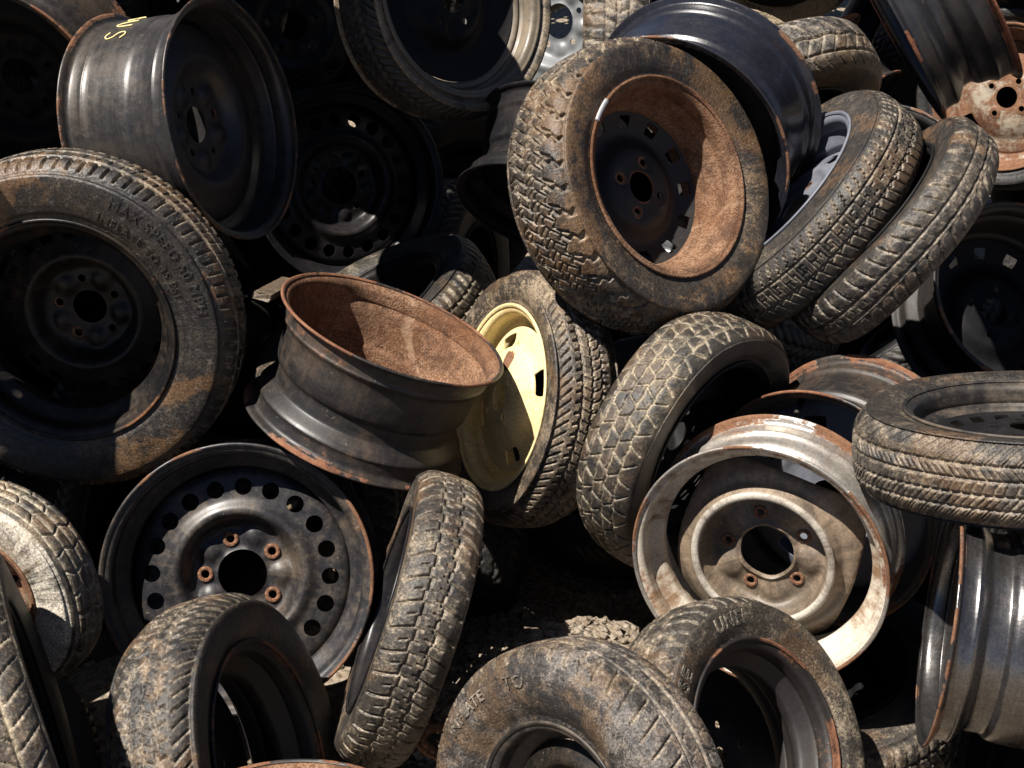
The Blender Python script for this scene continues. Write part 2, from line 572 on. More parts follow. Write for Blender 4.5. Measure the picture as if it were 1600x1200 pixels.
def tyre_mesh(Ro, Rb, W, TW, hb, pat, npitch, depth=0.006, N=720, st=0.0024, crown=0.006, worn=0.0, seed=0, ridges=(), ribs=None, rough=0.0, sag=1.0):
    P = tyre_profile(Ro, Rb, W, TW, hb, crown)
    Q, Nn, v = resample(P, st, 0.0045, TW)
    N = int(N)
    th = np.arange(N) / N * 2 * PI
    u = (th * Ro)[:, None] + 0 * v[None, :]
    vv = v[None, :] + 0 * u
    p = 2 * PI * Ro / npitch
    g = np.zeros_like(u)
    if pat is not None:
        rg = np.random.default_rng(seed)
        # a slow wobble so repeats are not mechanical
        wob = sum(rg.normal() * np.sin(k * th + rg.uniform(0, 6)) for k in (3, 5, 8, 13))[:, None] * 0.0008
        g = pat(u + wob, vv, p, TW / 2)
        g = g * (1 - sst(np.abs(vv), TW / 2 + 0.012, TW / 2 + 0.024))
        wear = 1 - worn * (0.5 + 0.5 * sum(rg.normal() * np.sin(k * th + rg.uniform(0, 6)) for k in (1, 2, 4))[:, None] / 2)
        d = -depth * g * np.clip(wear, 0.25, 1.2)
        # block scale lumps
        d = d + rough * (rg.normal(size=u.shape)) * (1 - g)
    else:
        d = np.zeros_like(u)
    r_ = Q[:, 0][None, :]
    side = (np.abs(vv) > TW / 2 + 0.012)
    for rr, hgt, wd in ridges:
        d = d + side * hgt * ln(r_ - rr, wd, 0.0008)
    if ribs:
        n, r0, r1, hgt = ribs
        d = d + side * hgt * ((np.cos(n * th)[:, None] > 0) * ((r_ > r0) & (r_ < r1)))
    V, q = revolve(Q, N, False, (d * Nn[:, 0][None, :], d * Nn[:, 1][None, :]))
    # no scrap tyre is quite round: a little sag and twist that dies out at the bead
    rs = np.random.default_rng(seed + 100)
    rr = np.hypot(V[:, 0], V[:, 1])
    tt = np.arctan2(V[:, 1], V[:, 0])
    k = np.clip((rr - Rb) / (Ro - Rb), 0, 1)
    f = sum(rs.normal() * a_ * np.cos(n_ * tt + rs.uniform(0, 6)) for n_, a_ in ((2, .0035), (3, .0022), (5, .0012)))
    V[:, :2] *= (1 + sag * k * f / rr)[:, None]
    V[:, 2] += sag * k * sum(rs.normal() * a_ * np.cos(n_ * tt + rs.uniform(0, 6)) for n_, a_ in ((1, .003), (2, .0025), (4, .0015)))
    gs = np.clip(g, 0, 1)
    edge = np.zeros_like(g)
    if pat is not None:
        b_ = gs.copy()
        for ax in (0, 1):
            for sh in (1, -1, 2, -2):
                b_ = np.maximum(b_, np.roll(gs, sh, ax) * (1.0 if abs(sh) == 1 else .6))
        edge = np.clip(b_ - gs, 0, 1)
    me = mesh_from('tyre', V, [q], True, {'mud': g, 'edge': edge, 'side': np.tile((np.abs(v) > TW / 2 + 0.012).astype(float), N)})
    fs = Q[v < 0] if Q[0, 1] > 0 else Q[v > 0]
    o = np.argsort(fs[:, 0])
    return me, (fs[o, 0], np.abs(fs[o, 1]))


# ------------------------------------------------------------------ steel wheel
def barrel_mesh(Rf, wd, N=168, seed=0, dent=0.0, two=False, drop=1.0):
    Fh = wd / 2
    t = 0.0028
    step = min(0.022, max(0.006, wd - 0.125))
    o = [(Rf - .0075, Fh + .0075), (Rf - .0035, Fh + .0105), (Rf, Fh + .0088), (Rf - .0004, Fh + .0055), (Rf - .005, Fh + .0028), (Rf - .0125, Fh + .0008),
         (Rf - .0160, Fh - .003), (Rf - .0172, Fh - .008), (Rf - .0182, Fh - .022), (Rf - .0160, Fh - .026), (Rf - .0182, Fh - .030), (Rf - .0215, Fh - .034),
         (Rf - .0360, Fh - .046), (Rf - .0395, Fh - .050), (Rf - .0395, Fh - .054 - step), (Rf - .037, Fh - .058 - step), (Rf - .0285, Fh - .066 - step),
         (Rf - .0255, -Fh + .040), (Rf - .0182, -Fh + .031), (Rf - .0160, -Fh + .027), (Rf - .0182, -Fh + .023), (Rf - .0172, -Fh + .008), (Rf - .0160, -Fh + .003),
         (Rf - .0125, -Fh - .0008), (Rf - .005, -Fh - .0028), (Rf - .0004, -Fh - .0055), (Rf, -Fh - .0088), (Rf - .0035, -Fh - .0105), (Rf - .0075, -Fh - .0075)]
    o = np.array(o)
    dp = o[:, 0] < Rf - .0185
    dp &= np.abs(o[:, 1]) < Fh - .02
    o[dp, 0] = Rf - .0182 + (o[dp, 0] - Rf + .0182) * drop
    o = chaikin(o, 2)
    T = np.gradient(o, axis=0)
    T /= np.linalg.norm(T, axis=1)[:, None] + 1e-9
    nn = np.stack([T[:, 1], -T[:, 0]], 1)
    nn = np.where((nn[len(o) // 2, 0] > 0), -nn, nn)
    i = o + nn * t
    P = np.vstack([o, i[::-1]])
    V, q = revolve(P, N, True)
    r = P[:, 0]
    z = P[:, 1]
    ru = np.where(r > Rf - .0065, 1.0, np.where(r > Rf - .0150, 0.55, np.where(np.abs(z) > Fh - .032, 0.35, 0.1)))
    ru = np.tile(ru, N)
    if dent:
        rg = np.random.default_rng(seed)
        th = np.arctan2(V[:, 1], V[:, 0])
        f = sum(rg.normal() * np.cos(k * th + rg.uniform(0, 6)) for k in (2, 3, 5)) * dent
        lip = np.clip((np.abs(V[:, 2]) - Fh + .01) / .02, 0, 1)
        sc_ = 1 + f * lip / Rf
        V[:, 0] *= sc_
        V[:, 1] *= sc_
    me = mesh_from('rim_barrel', V, [q], True, {'rust': ru}, 50)
    if two:
        M = len(P)
        me.polygons.foreach_set('material_index', np.tile((np.arange(M) >= len(o) - 1).astype(np.int32), N))
    return me


def circ_poly(x, y, r, n=20, e=1.0, ang=0.0):
    a = np.arange(n) / n * 2 * PI
    px, py = r * e * np.cos(a), r * np.sin(a)
    c, s = math.cos(ang), math.sin(ang)
    return np.stack([x + px * c - py * s, y + px * s + py * c], 1)


def slot_poly(th, r0, r1, half, n=5):
    """rounded rectangle on the polar grid"""
    P = []
    a = np.linspace(th - half, th + half, 5)
    for t in a:
        P.append((r1 * math.cos(t), r1 * math.sin(t)))
    for t in a[::-1]:
        P.append((r0 * math.cos(t), r0 * math.sin(t)))
    return chaikin(np.array(P), n // 2, True)


def inside(poly, pts):
    x, y = pts[:, 0], pts[:, 1]
    c = np.zeros(len(pts), bool)
    j = len(poly) - 1
    for i in range(len(poly)):
        xi, yi = poly[i]
        xj, yj = poly[j]
        k = ((yi > y) != (yj > y)) & (x < (xj - xi) * (y - yi) / (yj - yi + 1e-12) + xi)
        c ^= k
        j = i
    return c


def disc_mesh(Rd, zt, hub, holes, bumps=(), outline=None, rustpts=(), t=0.0035, nth=150, edge_rust=0.3, lip=0.004, big=()):
    """zt: list (r, z); bumps: (x, y, sigma, h); holes: polygons"""
    ztb = chaikin(np.array(zt, float), 3)
    a = np.arange(nth) / nth * 2 * PI
    ro = np.full(nth, Rd) if outline is None else outline(a)
    outer = np.stack([ro * np.cos(a), ro * np.sin(a)], 1)
    nh = 44
    ah = np.arange(nh) / nh * 2 * PI
    hubp = np.stack([hub * np.cos(ah), hub * np.sin(ah)], 1)
    pts = [outer, hubp]
    loops = [(0, nth), (nth, nh)]
    off = nth + nh
    for h in holes:
        pts.append(h)
        loops.append((off, len(h)))
        off += len(h)
    fill = []
    rr = np.linspace(hub, Rd, 30)[1:]
    for k, r in enumerate(rr):
        n = max(24, int(2 * PI * r / 0.0062))
        b = (np.arange(n) + 0.5 * (k % 2)) / n * 2 * PI
        fill.append(np.stack([r * np.cos(b), r * np.sin(b)], 1))
    fill = np.vstack(fill)
    rf = np.hypot(fill[:, 0], fill[:, 1])
    rl = np.interp(np.arctan2(fill[:, 1], fill[:, 0]) % (2 * PI), np.r_[a, 2 * PI], np.r_[ro, ro[0]])
    keep = (rf < rl - 0.0025) & (rf > hub + 0.002)
    for h in holes:
        c = h.mean(0)
        keep &= ~inside(c + (h - c) * 1.0, fill)
        dmin = np.min(np.hypot(fill[:, None, 0] - h[None, :, 0], fill[:, None, 1] - h[None, :, 1]), 1)
        keep &= dmin > 0.0018
    fill = fill[keep]
    allp = np.vstack(pts + [fill])
    edges = []
    for s, n in loops:
        edges += [(s + i, s + (i + 1) % n) for i in range(n)]
    res = delaunay_2d_cdt([Vector(p) for p in allp], edges, [], 0, 1e-7)
    vo = np.array([(v.x, v.y) for v in res[0]])
    tr = np.array([f for f in res[2] if len(f) == 3])
    cen = vo[tr].mean(1)
    ok = inside(outer, cen) & ~inside(hubp, cen)
    for h in holes:
        ok &= ~inside(h, cen)
    tr = tr[ok]
    r = np.hypot(vo[:, 0], vo[:, 1])
    z = np.interp(r, ztb[:, 0], ztb[:, 1])
    for bx, by, sg, hh in bumps:
        d2 = (vo[:, 0] - bx) ** 2 + (vo[:, 1] - by) ** 2
        z = z + hh * np.exp(-(d2 / (2 * sg * sg)) ** 1.6)
    ru = np.full(len(vo), 0.1)
    for rx, ry, rad in rustpts:
        d = np.hypot(vo[:, 0] - rx, vo[:, 1] - ry)
        ru = np.maximum(ru, 1 - sst(d, rad * 0.8, rad * 1.1))
    ru = np.maximum(ru, edge_rust * sst(r, Rd * 0.92, Rd))
    ru = np.maximum(ru, 0.8 * (1 - sst(r, hub + .002, hub + .006)))
    for rx, ry, rad in big:
        d = np.hypot(vo[:, 0] - rx, (vo[:, 1] - ry) * .6)
        ru = np.maximum(ru, 9.0 * (1 - sst(d, rad * 0.1, rad * 1.2)))
    n = len(vo)
    V = np.vstack([np.c_[vo, z], np.c_[vo, z - t]])
    e = np.vstack([tr[:, [0, 1]], tr[:, [1, 2]], tr[:, [2, 0]]])
    key = {}
    for x, y in e.tolist():
        key[(x, y)] = 1
    be = np.array([(x, y) for (x, y) in key if (y, x) not in key])
    wall = np.stack([be[:, 1], be[:, 0], be[:, 0] + n, be[:, 1] + n], 1)
    me = mesh_from('disc', V, [tr, tr[:, ::-1] + n, wall], True, {'rust': np.r_[ru, ru]}, 55)
    return me, lambda x: float(np.interp(x, ztb[:, 0], ztb[:, 1]))


def polar(r, t):
    return (r * math.cos(t), r * math.sin(t))


def make_disc(kind, Rf, zf, roll=0.0):
    """zf = height of the outer edge of the disc over the wheel's middle plane.  returns mesh, z function, lugs"""
    s = Rf / 0.2205
    Rd = Rf - (0.0275 if kind == 'deep' else 0.0415)
    holes, bumps, rp, lugs, RPX = [], [], [], [], []
    if kind == 'twenty':
        zt = [(0.0, -.020), (.030, -.020), (.036, -.013), (.044, -.021), (.060, -.022), (.076, -.022), (.086, -.018), (.095, .004), (.105, .014), (.115, .010), (.124, .002), (.150, .001), (.166, -.001), (.176, -.007), (.181, -.016)]
        nl, rl, hub = 5, .061, .0405
        for k in range(20):
            holes.append(circ_poly(*polar(.146 * s, k / 20 * 2 * PI + roll), .0143 * s))
    elif kind == 'lobed':
        zt = [(0.0, -.014), (.046, -.014), (.049, -.006), (.056, -.020), (.086, -.019), (.100, -.015), (.107, .008), (.114, .028), (.121, .030), (.128, .014), (.133, .003), (.148, .000), (.156, -.007), (.163, -.016), (.18, -.03)]
        nl, rl, hub = 5, .070, .0465
    elif kind == 'slots':
        zt = [(0.0, -.030), (.040, -.030), (.075, -.030), (.090, -.024), (.104, .004), (.114, .010), (.124, .004), (.150, -.006), (.170, -.013), (.181, -.02)]
        nl, rl, hub = 5, .060, .034
        for k in range(20):
            holes.append(slot_poly(k / 20 * 2 * PI + roll, .149 * s, .166 * s, .085, 5))
    elif kind == 'ovals':
        zt = [(0.0, .030), (.05, .030), (.085, .026), (.11, .016), (.13, .004), (.150, .002), (.168, -.002), (.181, -.012)]
        nl, rl, hub = 4, .058, .032
        for k in range(4):
            holes.append(slot_poly(k / 4 * 2 * PI + roll, .122 * s, .156 * s, .22, 5))
    elif kind == 'square':
        zt = [(0.0, -.018), (.05, -.018), (.085, -.016), (.105, .004), (.12, .010), (.135, .006), (.160, -.004), (.181, -.012)]
        nl, rl, hub = 4, .058, .034
        for k in range(12):
            holes.append(slot_poly(k / 12 * 2 * PI + roll, .137 * s, .163 * s, .10, 2))
    elif kind == 'windows':
        zt = [(0.0, .006), (.05, .006), (.085, .006), (.100, .016), (.115, .010), (.14, .002), (.165, -.004), (.181, -.014)]
        nl, rl, hub = 5, .060, .034
        for k in range(8):
            holes.append(slot_poly(k / 8 * 2 * PI + roll, .120 * s, .152 * s, .16, 5))
    elif kind == 'deep':
        zt = [(0.0, .012), (.06, .012), (.085, .010), (.10, .004), (.135, .0), (.181, -.004)]
        nl, rl, hub = 5, .060, .016
    else:   # 'plain'
        zt = [(0.0, -.020), (.05, -.020), (.085, -.018), (.10, .0), (.115, .010), (.135, .004), (.165, -.006), (.181, -.016)]
        nl, rl, hub = 5, .060, .033
    zt = [(r * s, z + zf) for r, z in zt]
    if kind == 'ovals':
        RPX.append((.030, .080, .026))
    for k in range(nl):
        t = k / nl * 2 * PI + roll + 0.35
        p = polar(rl * s, t)
        holes.append(circ_poly(*p, .0072, 14))
        bumps.append((*p, .0115, .0035))
        rp.append((*p, .0135))
        lugs.append(p)
        if kind in ('twenty', 'lobed', 'slots', 'plain'):
            q = polar((rl + .004) * s, t + PI / nl)
            bumps.append((*q, .0125 if kind != 'lobed' else .019, .010 if kind != 'lobed' else .013))
    outline = None
    Rdd = Rd
    if kind == 'lobed':
        Rdd = Rd - 0.006
        outline = lambda a: (Rd - 0.018) + 0.012 * np.cos(4 * (a - 0.35)) + 0.002 * np.cos(8 * (a - 0.35))
    me, zfn = disc_mesh(Rdd, zt, hub * s, holes, bumps, outline, rp, big=RPX)
    return me, zfn, lugs


def torus_mesh(R, r, N=28, n=8, zs=1.0):
    a = np.arange(n) / n * 2 * PI
    P = np.stack([R + r * np.cos(a), r * zs * np.sin(a)], 1)
    V, q = revolve(P, N, True)
    return mesh_from('ring', V, [q], True)


def tube(path, rad, n=8, closed=False, flat=(1, 1), cap=True):
    """tube mesh along a 3d path; flat scales the two cross axes"""
    P = np.asarray(path, float)
    T = np.gradient(P, axis=0)
    T /= np.linalg.norm(T, axis=1)[:, None] + 1e-12
    ref = np.array([0, 0, 1.0])
    if abs(T[0] @ ref) > .9:
        ref = np.array([1.0, 0, 0])
    A = np.cross(T, ref)
    A /= np.linalg.norm(A, axis=1)[:, None] + 1e-12
    B = np.cross(T, A)
    rad = np.broadcast_to(np.asarray(rad, float), (len(P),))
    a = np.arange(n) / n * 2 * PI
    V = P[:, None] + rad[:, None, None] * (np.cos(a)[None, :, None] * A[:, None] * flat[0] + np.sin(a)[None, :, None] * B[:, None] * flat[1])
    V = V.reshape(-1, 3)
    i = np.arange(len(P) - 1)[:, None]
    j = np.arange(n)[None, :]
    q = np.stack([i * n + j, i * n + (j + 1) % n, (i + 1) * n + (j + 1) % n, (i + 1) * n + j], -1).reshape(-1, 4)
    Fq = [q]
    if cap:
        Fq.append(np.arange(n)[::-1][None, :])
        Fq.append((np.arange(n) + (len(P) - 1) * n)[None, :])
    return V, Fq


# ------------------------------------------------------------------ placing
def frame_of(cx, cy, a, ratio, ang, R):
    z = F * R / a
    C = at(cx, cy, z)
    e3 = CAM - C
    e3 = e3 / np.linalg.norm(e3)
    e1 = RIGHT - (RIGHT @ e3) * e3
    e1 /= np.linalg.norm(e1)
    e2 = np.cross(e3, e1)
    s = math.sqrt(max(0, 1 - ratio * ratio))
    t = math.radians(ang)
    n = s * (math.cos(t) * e1 + math.sin(t) * e2) + ratio * e3
    return C, n, e1, e2, e3


SCALE = {2: 1.02, 4: 1.04, 6: 1.061, 7: 0.97, 8: 1.208, 9: 1.155, 10: 0.985, 11: 1.001, 12: 1.05, 13: 1.06, 15: 1.099, 16: 1.008, 17: 0.97, 18: 0.99, 19: 1.11, 21: 0.995, 22: 1.2, 23: 1.032, 24: 0.98, 25: 0.917, 26: 0.97, 27: 1.0, 35: 0.96, 28: 0.951, 29: 1.081, 30: 0.996, 31: 0.997, 32: 0.859, 33: 0.907, 36: 0.9, 38: 1.071, 39: 1.066, 40: 0.906, 42: 0.93, 50: 0.94}


def place(root, fit, R, zc, face=1, roll=0.0, key=None):
    """fit = centre, half length, short/long ratio and direction of the normal of a circle seen in the photo;
    the circle has radius R and lies zc in front of the thing's middle plane"""
    C, n, e1, e2, e3 = frame_of(*fit, R)
    O = C - n * zc
    ref = e2 if abs(n @ e2) < 0.85 else -e1 * (1 if n @ e2 > 0 else -1)
    zax = n * face
    y = ref - (ref @ zax) * zax
    y /= np.linalg.norm(y)
    x = np.cross(y, zax)
    M = Matrix(((x[0], y[0], zax[0], O[0]), (x[1], y[1], zax[1], O[1]), (x[2], y[2], zax[2], O[2]), (0, 0, 0, 1)))
    k = SCALE.get(key, 1.0)          # size and distance of this one, larger = a bigger wheel farther away
    c = Matrix.Translation(Vector(CAM))
    root.matrix_world = c @ Matrix.Scale(k, 4) @ c.inverted() @ M @ Matrix.Rotation(roll, 4, 'Z')
    root['_k'] = key or 0
    return root


def tag(o, label=None, cat=None, group=None, kind=None):
    for k, v in (('label', label), ('category', cat), ('group', group), ('kind', kind)):
        if v:
            o[k] = v
    return o


def empty(name):
    o = bpy.data.objects.new(name, None)
    o.empty_display_size = 0.05
    COL.objects.link(o)
    return o


def sidewall_text(body, size, r0, t_mid, prof, m, parent, outline=False, h=0.0022, gap=1.12):
    cu = bpy.data.curves.new('txt', 'FONT')
    cu.body = body
    cu.size = size
    cu.align_x = 'CENTER'
    cu.space_character = gap
    cu.resolution_u = 3
    if outline:
        cu.fill_mode = 'NONE'
        cu.bevel_depth = 0.0013
        cu.bevel_resolution = 1
    else:
        cu.extrude = h
        cu.bevel_depth = 0.0003
    tmp = bpy.data.objects.new('txt', cu)
    COL.objects.link(tmp)
    dg = bpy.context.evaluated_depsgraph_get()
    dg.update()
    me = bpy.data.meshes.new_from_object(tmp.evaluated_get(dg))
    bpy.data.objects.remove(tmp)
    bpy.data.curves.remove(cu)
    co = np.empty(len(me.vertices) * 3, np.float32)
    me.vertices.foreach_get('co', co)
    co = co.reshape(-1, 3)
    r = r0 + co[:, 1]
    t = t_mid - co[:, 0] / (r0 + size * 0.35)
    z = np.interp(r, prof[0], prof[1]) + co[:, 2]
    V = np.stack([r * np.cos(t), r * np.sin(t), z], 1)
    me.vertices.foreach_set('co', V.astype(np.float32).ravel())
    me.update()
    me.materials.clear()
    return obj('sidewall_lettering', me, m, parent)


RUSTY_LUG = rusty(91, 1.15)
DARK_HOLE = None


def bare_wheel(label, fit, R, wd, paint, disc='twenty', dpaint=None, face=1, depth=0.048, roll=0.0, seed=1, lugs=False, dent=0.0, group='bare steel wheels in the scrap pile', valve=None, N=168, inside_paint=None, drop=1.0):
    root = empty('steel_wheel')
    tag(root, label, 'wheel rim', group)
    b = obj('rim_barrel', barrel_mesh(R, wd, N, seed, dent, inside_paint is not None, drop), paint, root)
    if inside_paint:
        b.data.materials.append(inside_paint)
    if disc:
        me, zf, lg = make_disc(disc, R, wd / 2 - depth, 0.0)
        d = obj('disc', me, dpaint or paint, root)
        if lugs:
            for x, y in lg:
                k = obj('lug_seat', LUG, RUSTY_LUG, d)
                k.location = (x, y, zf(math.hypot(x, y)) + 0.0036)
        if valve is not None:
            t = valve
            rv = R - 0.036
            V, q = tube([(rv * math.cos(t), rv * math.sin(t), wd / 2 - 0.045), ((rv - .008) * math.cos(t), (rv - .008) * math.sin(t), wd / 2 - 0.03), ((rv - .014) * math.cos(t), (rv - .014) * math.sin(t), wd / 2 - 0.012)], [.0075, .0055, .005], 12)
            obj('valve_stem', mesh_from('valve', V, q, True), VALVE, root)
    place(root, fit, R, wd / 2 + 0.0085, face, roll, seed)
    root['_g'] = [R, 0, R, wd, wd / 2 - depth if disc else 9]
    return root


def tyred_wheel(label, fit, meas, Ro, Rf, W, TW, rub, paint, pat, npitch, wd=None, disc='slots', dpaint=None, face=1, depth=0.048, roll=0.0, N=720, st=0.0024,
                tdepth=0.006, worn=0.0, seed=1, ridges=(), ribs=None, texts=(), tmat=None, crown=0.006, group='scrap tyres still on their wheels', zoff=None, rough=0.0):
    """meas: 'flange' | 'shoulder' | 'middle' - the circle that fit describes"""
    root = empty('tyred_wheel')
    tag(root, label, 'tyre', group)
    wd = wd or W * 0.78
    hb = wd / 2 + 0.004
    me, prof = tyre_mesh(Ro, Rf, W, TW, hb, pat, npitch, tdepth, N, st, crown, worn, seed, ridges, ribs, rough, 0.12 if texts else 1.25)
    t = obj('tyre', me, rub, root)
    for body, size, r0, tm, outl in texts:
        sidewall_text(body, size, r0, math.radians(tm), prof, tmat or rub, t, outl)
    obj('rim_barrel', barrel_mesh(Rf, wd, 128 if N > 400 else 72, seed), paint, root)
    if disc:
        dm, zf, lg = make_disc(disc, Rf, wd / 2 - depth, 0.0)
        obj('disc', dm, dpaint or paint, root)
    R, zc = {'flange': (Rf, wd / 2 + 0.0085), 'shoulder': (Ro - 0.008, TW / 2 + 0.004), 'middle': (Ro, 0.0)}[meas]
    place(root, fit, R, zc, face, roll, seed)
    root['_g'] = [Rf, Ro, W, wd, wd / 2 - depth if disc else 9]
    return root


LUG = torus_mesh(0.0100, 0.0036, 24, 8, 0.8)
LUG.name = 'lug_seat'
VALVE = steel(77, (0.012, 0.012, 0.012), rust=0.1, dust=0.2, rough=0.5)

# ------------------------------------------------------------------ materials
M_BLACK = steel(3, (0.014, 0.014, 0.017), stain=0.5, stainc=(0.13, 0.095, 0.06), rust=0.36, dust=0.42, rough=0.40, dustcol=(0.13, 0.11, 0.09), lip=.8)
M_BLACK2 = steel(5, (0.009, 0.009, 0.011), spec=0.3, lip=.6, rust=0.26, dust=0.10, rough=0.33, chips=0.3)
M_GLOSS = steel(8, (0.011, 0.012, 0.018), rust=0.24, dust=0.05, rough=0.27, spec=0.6, chips=0.3)
M_RUSTB = steel(11, (0.014, 0.0125, 0.0125), stain=0.6, stainc=(0.07, 0.045, 0.03), rust=0.47, dust=0.16, rough=0.46, warm=1.1)
M_DARKIN = steel(13, (0.006, 0.006, 0.007), rust=0.14, dust=0.04, rough=0.6, spec=0.2, chips=0.05, lip=.6)  # wheel insides: near black paint that deepens their shade
M_DARKR = steel(14, (0.010, 0.008, 0.008), rust=0.46, dust=0.08, rough=0.6, warm=1.1, chips=.2)
M_RUST = rusty(17)
M_RUST2 = rusty(19, 1.05)
M_CREAM = steel(23, (0.58, 0.52, 0.43), stain=0.85, rust=0.48, dust=0.60, rough=0.42, dustcol=(0.25, 0.165, 0.09), warm=1.2, streak=0.35, chips=0.1)
M_CHROME = steel(27, (0.47, 0.44, 0.40), stain=0.45, stainc=(0.16, 0.10, 0.06), rust=0.52, dust=0.25, rough=0.40, metallic=0.75, dustcol=(0.30, 0.22, 0.14), streak=0.7)
M_GREYB = steel(29, (0.105, 0.082, 0.060), stain=0.7, stainc=(0.30, 0.22, 0.15), rust=0.30, dust=0.6, rough=0.5, dustcol=(0.24, 0.17, 0.11), chips=1.0)
M_YELLOW = steel(31, (0.83, 0.67, 0.34), stain=0.45, stainc=(0.42, 0.25, 0.08), rust=0.22, dust=0.30, rough=0.38, dustcol=(0.62, 0.42, 0.14), streak=0.15, chips=0.15, lip=0.3)
M_BLUE = steel(37, (0.115, 0.125, 0.155), rust=0.16, dust=0.30, rough=0.5, dustcol=(0.20, 0.18, 0.16))
M_SILVER = steel(41, (0.20, 0.21, 0.22), rust=0.38, dust=0.30, rough=0.42, metallic=0.3)
M_RUSTW = steel(43, (0.36, 0.31, 0.24), rust=0.98, dust=0.4, rough=0.55, warm=1.0)
M_T1 = steel(48, (0.006, 0.0055, 0.0055), spec=0.25, rust=0.24, dust=0.22, rough=0.42, dustcol=(0.13, 0.095, 0.062), lip=.8, stain=.4, stainc=(.06,.04,.025))
M_DISH = steel(46, (0.020, 0.020, 0.024), stain=0.5, stainc=(0.05, 0.035, 0.025), rust=0.32, dust=0.2, rough=0.4)
M_DUSTB = steel(44, (0.014, 0.013, 0.013), rust=0.22, dust=0.85, rough=0.5, dustcol=(0.15, 0.115, 0.08), lip=.5)
M_TANIN = steel(45, (0.12, 0.10, 0.075), rust=0.25, dust=0.75, rough=0.38, dustcol=(0.22, 0.17, 0.115), streak=0.8, lip=.5)
M_BAR = steel(47, (0.15, 0.145, 0.145), stain=0.5, stainc=(0.05, 0.03, 0.02), rust=0.40, dust=0.10, rough=0.27, metallic=0.9, streak=1.0, lip=1.2)
M_BAR2 = steel(49, (0.040, 0.040, 0.045), rust=0.33, dust=0.08, rough=0.34, metallic=0.55, streak=0.9, lip=1.3, warm=1.25)
M_BAR3 = steel(50, (0.030, 0.029, 0.031), stain=0.5, stainc=(0.055, 0.04, 0.03), rust=0.36, dust=0.26, rough=0.36, metallic=0.3, streak=1.0, lip=.75)

R_STD = rubber(1, amt=0.5)
R_SMOOTH = rubber(4, base=(.010, .009, .009), amt=0.30, stain_amt=0.7, dust=(0.175, 0.138, 0.095), rough=0.36)
R_TERR = rubber(6, amt=0.56, stain=(0.15, 0.08, 0.032), stain_amt=0.6, dust=(0.185, 0.125, 0.072), rad=0.9)
R_GREY = rubber(9, amt=0.74, rad=0.25, dust=(0.165, 0.142, 0.122), stain_amt=0.55, stain=(0.14, 0.085, 0.042), scuff=0.12)
R_LETTER = rubber(10, amt=0.9, dust=(0.235, 0.20, 0.155), stain_amt=0.3, scuff=0.3)
R_PALE = rubber(12, amt=0.62, dust=(0.245, 0.195, 0.135), stain_amt=0.5)
R_PALE2 = rubber(13, amt=0.76, dust=(0.225, 0.17, 0.112), stain_amt=0.6)
R_OLIVE = rubber(15, amt=0.52, dust=(0.175, 0.142, 0.095), stain_amt=0.3, mud=(0.36, 0.30, 0.205), mud_amt=0.95)
R_WHITE = rubber(18, amt=0.6, dust=(0.22, 0.18, 0.12), stain=(0.20, 0.12, 0.06), stain_amt=0.5, mud=(0.58, 0.52, 0.40), mud_amt=1.0, rad=1.0, side=(0.66, 0.60, 0.50))
R_WARM = rubber(21, amt=0.42, dust=(0.175, 0.133, 0.09), stain=(0.165, 0.088, 0.036), stain_amt=0.55)
R_TANW = rubber(24, amt=0.95, dust=(0.34, 0.26, 0.165), stain_amt=0.2)
R_HALF = rubber(25, base=(.009, .009, .009), amt=0.1, stain_amt=0.1, rad=0.2, side=(0.21, 0.165, 0.11), mud_amt=0.03, edgec=(.06, .05, .04), scuff=.1)  # tread colour darkened for the shade on it; tan dust on the sidewall
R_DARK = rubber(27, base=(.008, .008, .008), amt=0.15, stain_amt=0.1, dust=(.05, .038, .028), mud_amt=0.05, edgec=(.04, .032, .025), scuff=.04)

# ------------------------------------------------------------------ the pile
# --- left side
tyred_wheel('big tyre with raised MAX SPEED 50 MPH lettering round a dark slotted wheel', (95, 520, 183, .887, 223), 'flange', .300, .200, .150, .108, R_SMOOTH, M_T1, P_rib, 44,
            wd=.118, disc='slots', depth=.112, dpaint=M_T1, seed=2, tdepth=.006, N=1100, st=.002, ridges=((.213, .0012, .003), (.287, .0016, .004)), roll=0.1,
            texts=(('MAX SPEED 50 MPH', .026, .246, 30, False), ('INFLATE TO 35 PSI', .021, .215, 36, False)), tmat=R_SMOOTH)
w16 = bare_wheel('wide black steel wheel with 16US chalked on its barrel, lying on its side', (367, 185, 192, .51, 9.4), .2205, .200, M_BAR3, 'plain', M_DISH, seed=4, depth=.052, dent=.0008, drop=.25, N=200)
bare_wheel('dark wheel cut off by the top left corner, a lit band along its upper edge', (-22, 172, 205, .82, 225), .250, .20, M_RUSTB, 'plain', M_DARKIN, seed=5, depth=.14)
bare_wheel('black wheel with a ring of round holes standing in deep shadow', (548, 290, 158, .94, 0), .2205, .165, M_BLACK2, 'twenty', seed=6, depth=.05, roll=.1)
tyred_wheel('tyre at the top edge with its inner rim half lit and half in shadow', (725, -10, 163, .745, 16), 'flange', .254, .215, .135, .100, R_HALF, M_TANIN, P_chev, 40, disc='plain', face=-1, depth=.05, N=480, st=.003, seed=7,
            dpaint=M_DARKIN)
bare_wheel('grey wheel with round holes and rusty middle peeking past the half lit tyre', (843, 33, 151, .80, 180), .2205, .16, M_SILVER, 'twenty', seed=8, roll=.05)
tyred_wheel('tyre showing only a pale strip of tread at the top edge', (985, 70, 205, .12, 0), 'middle', .28, .19, .135, .11, R_GREY, M_DARKIN, P_block, 36, N=420, st=.003, disc=None, seed=9)
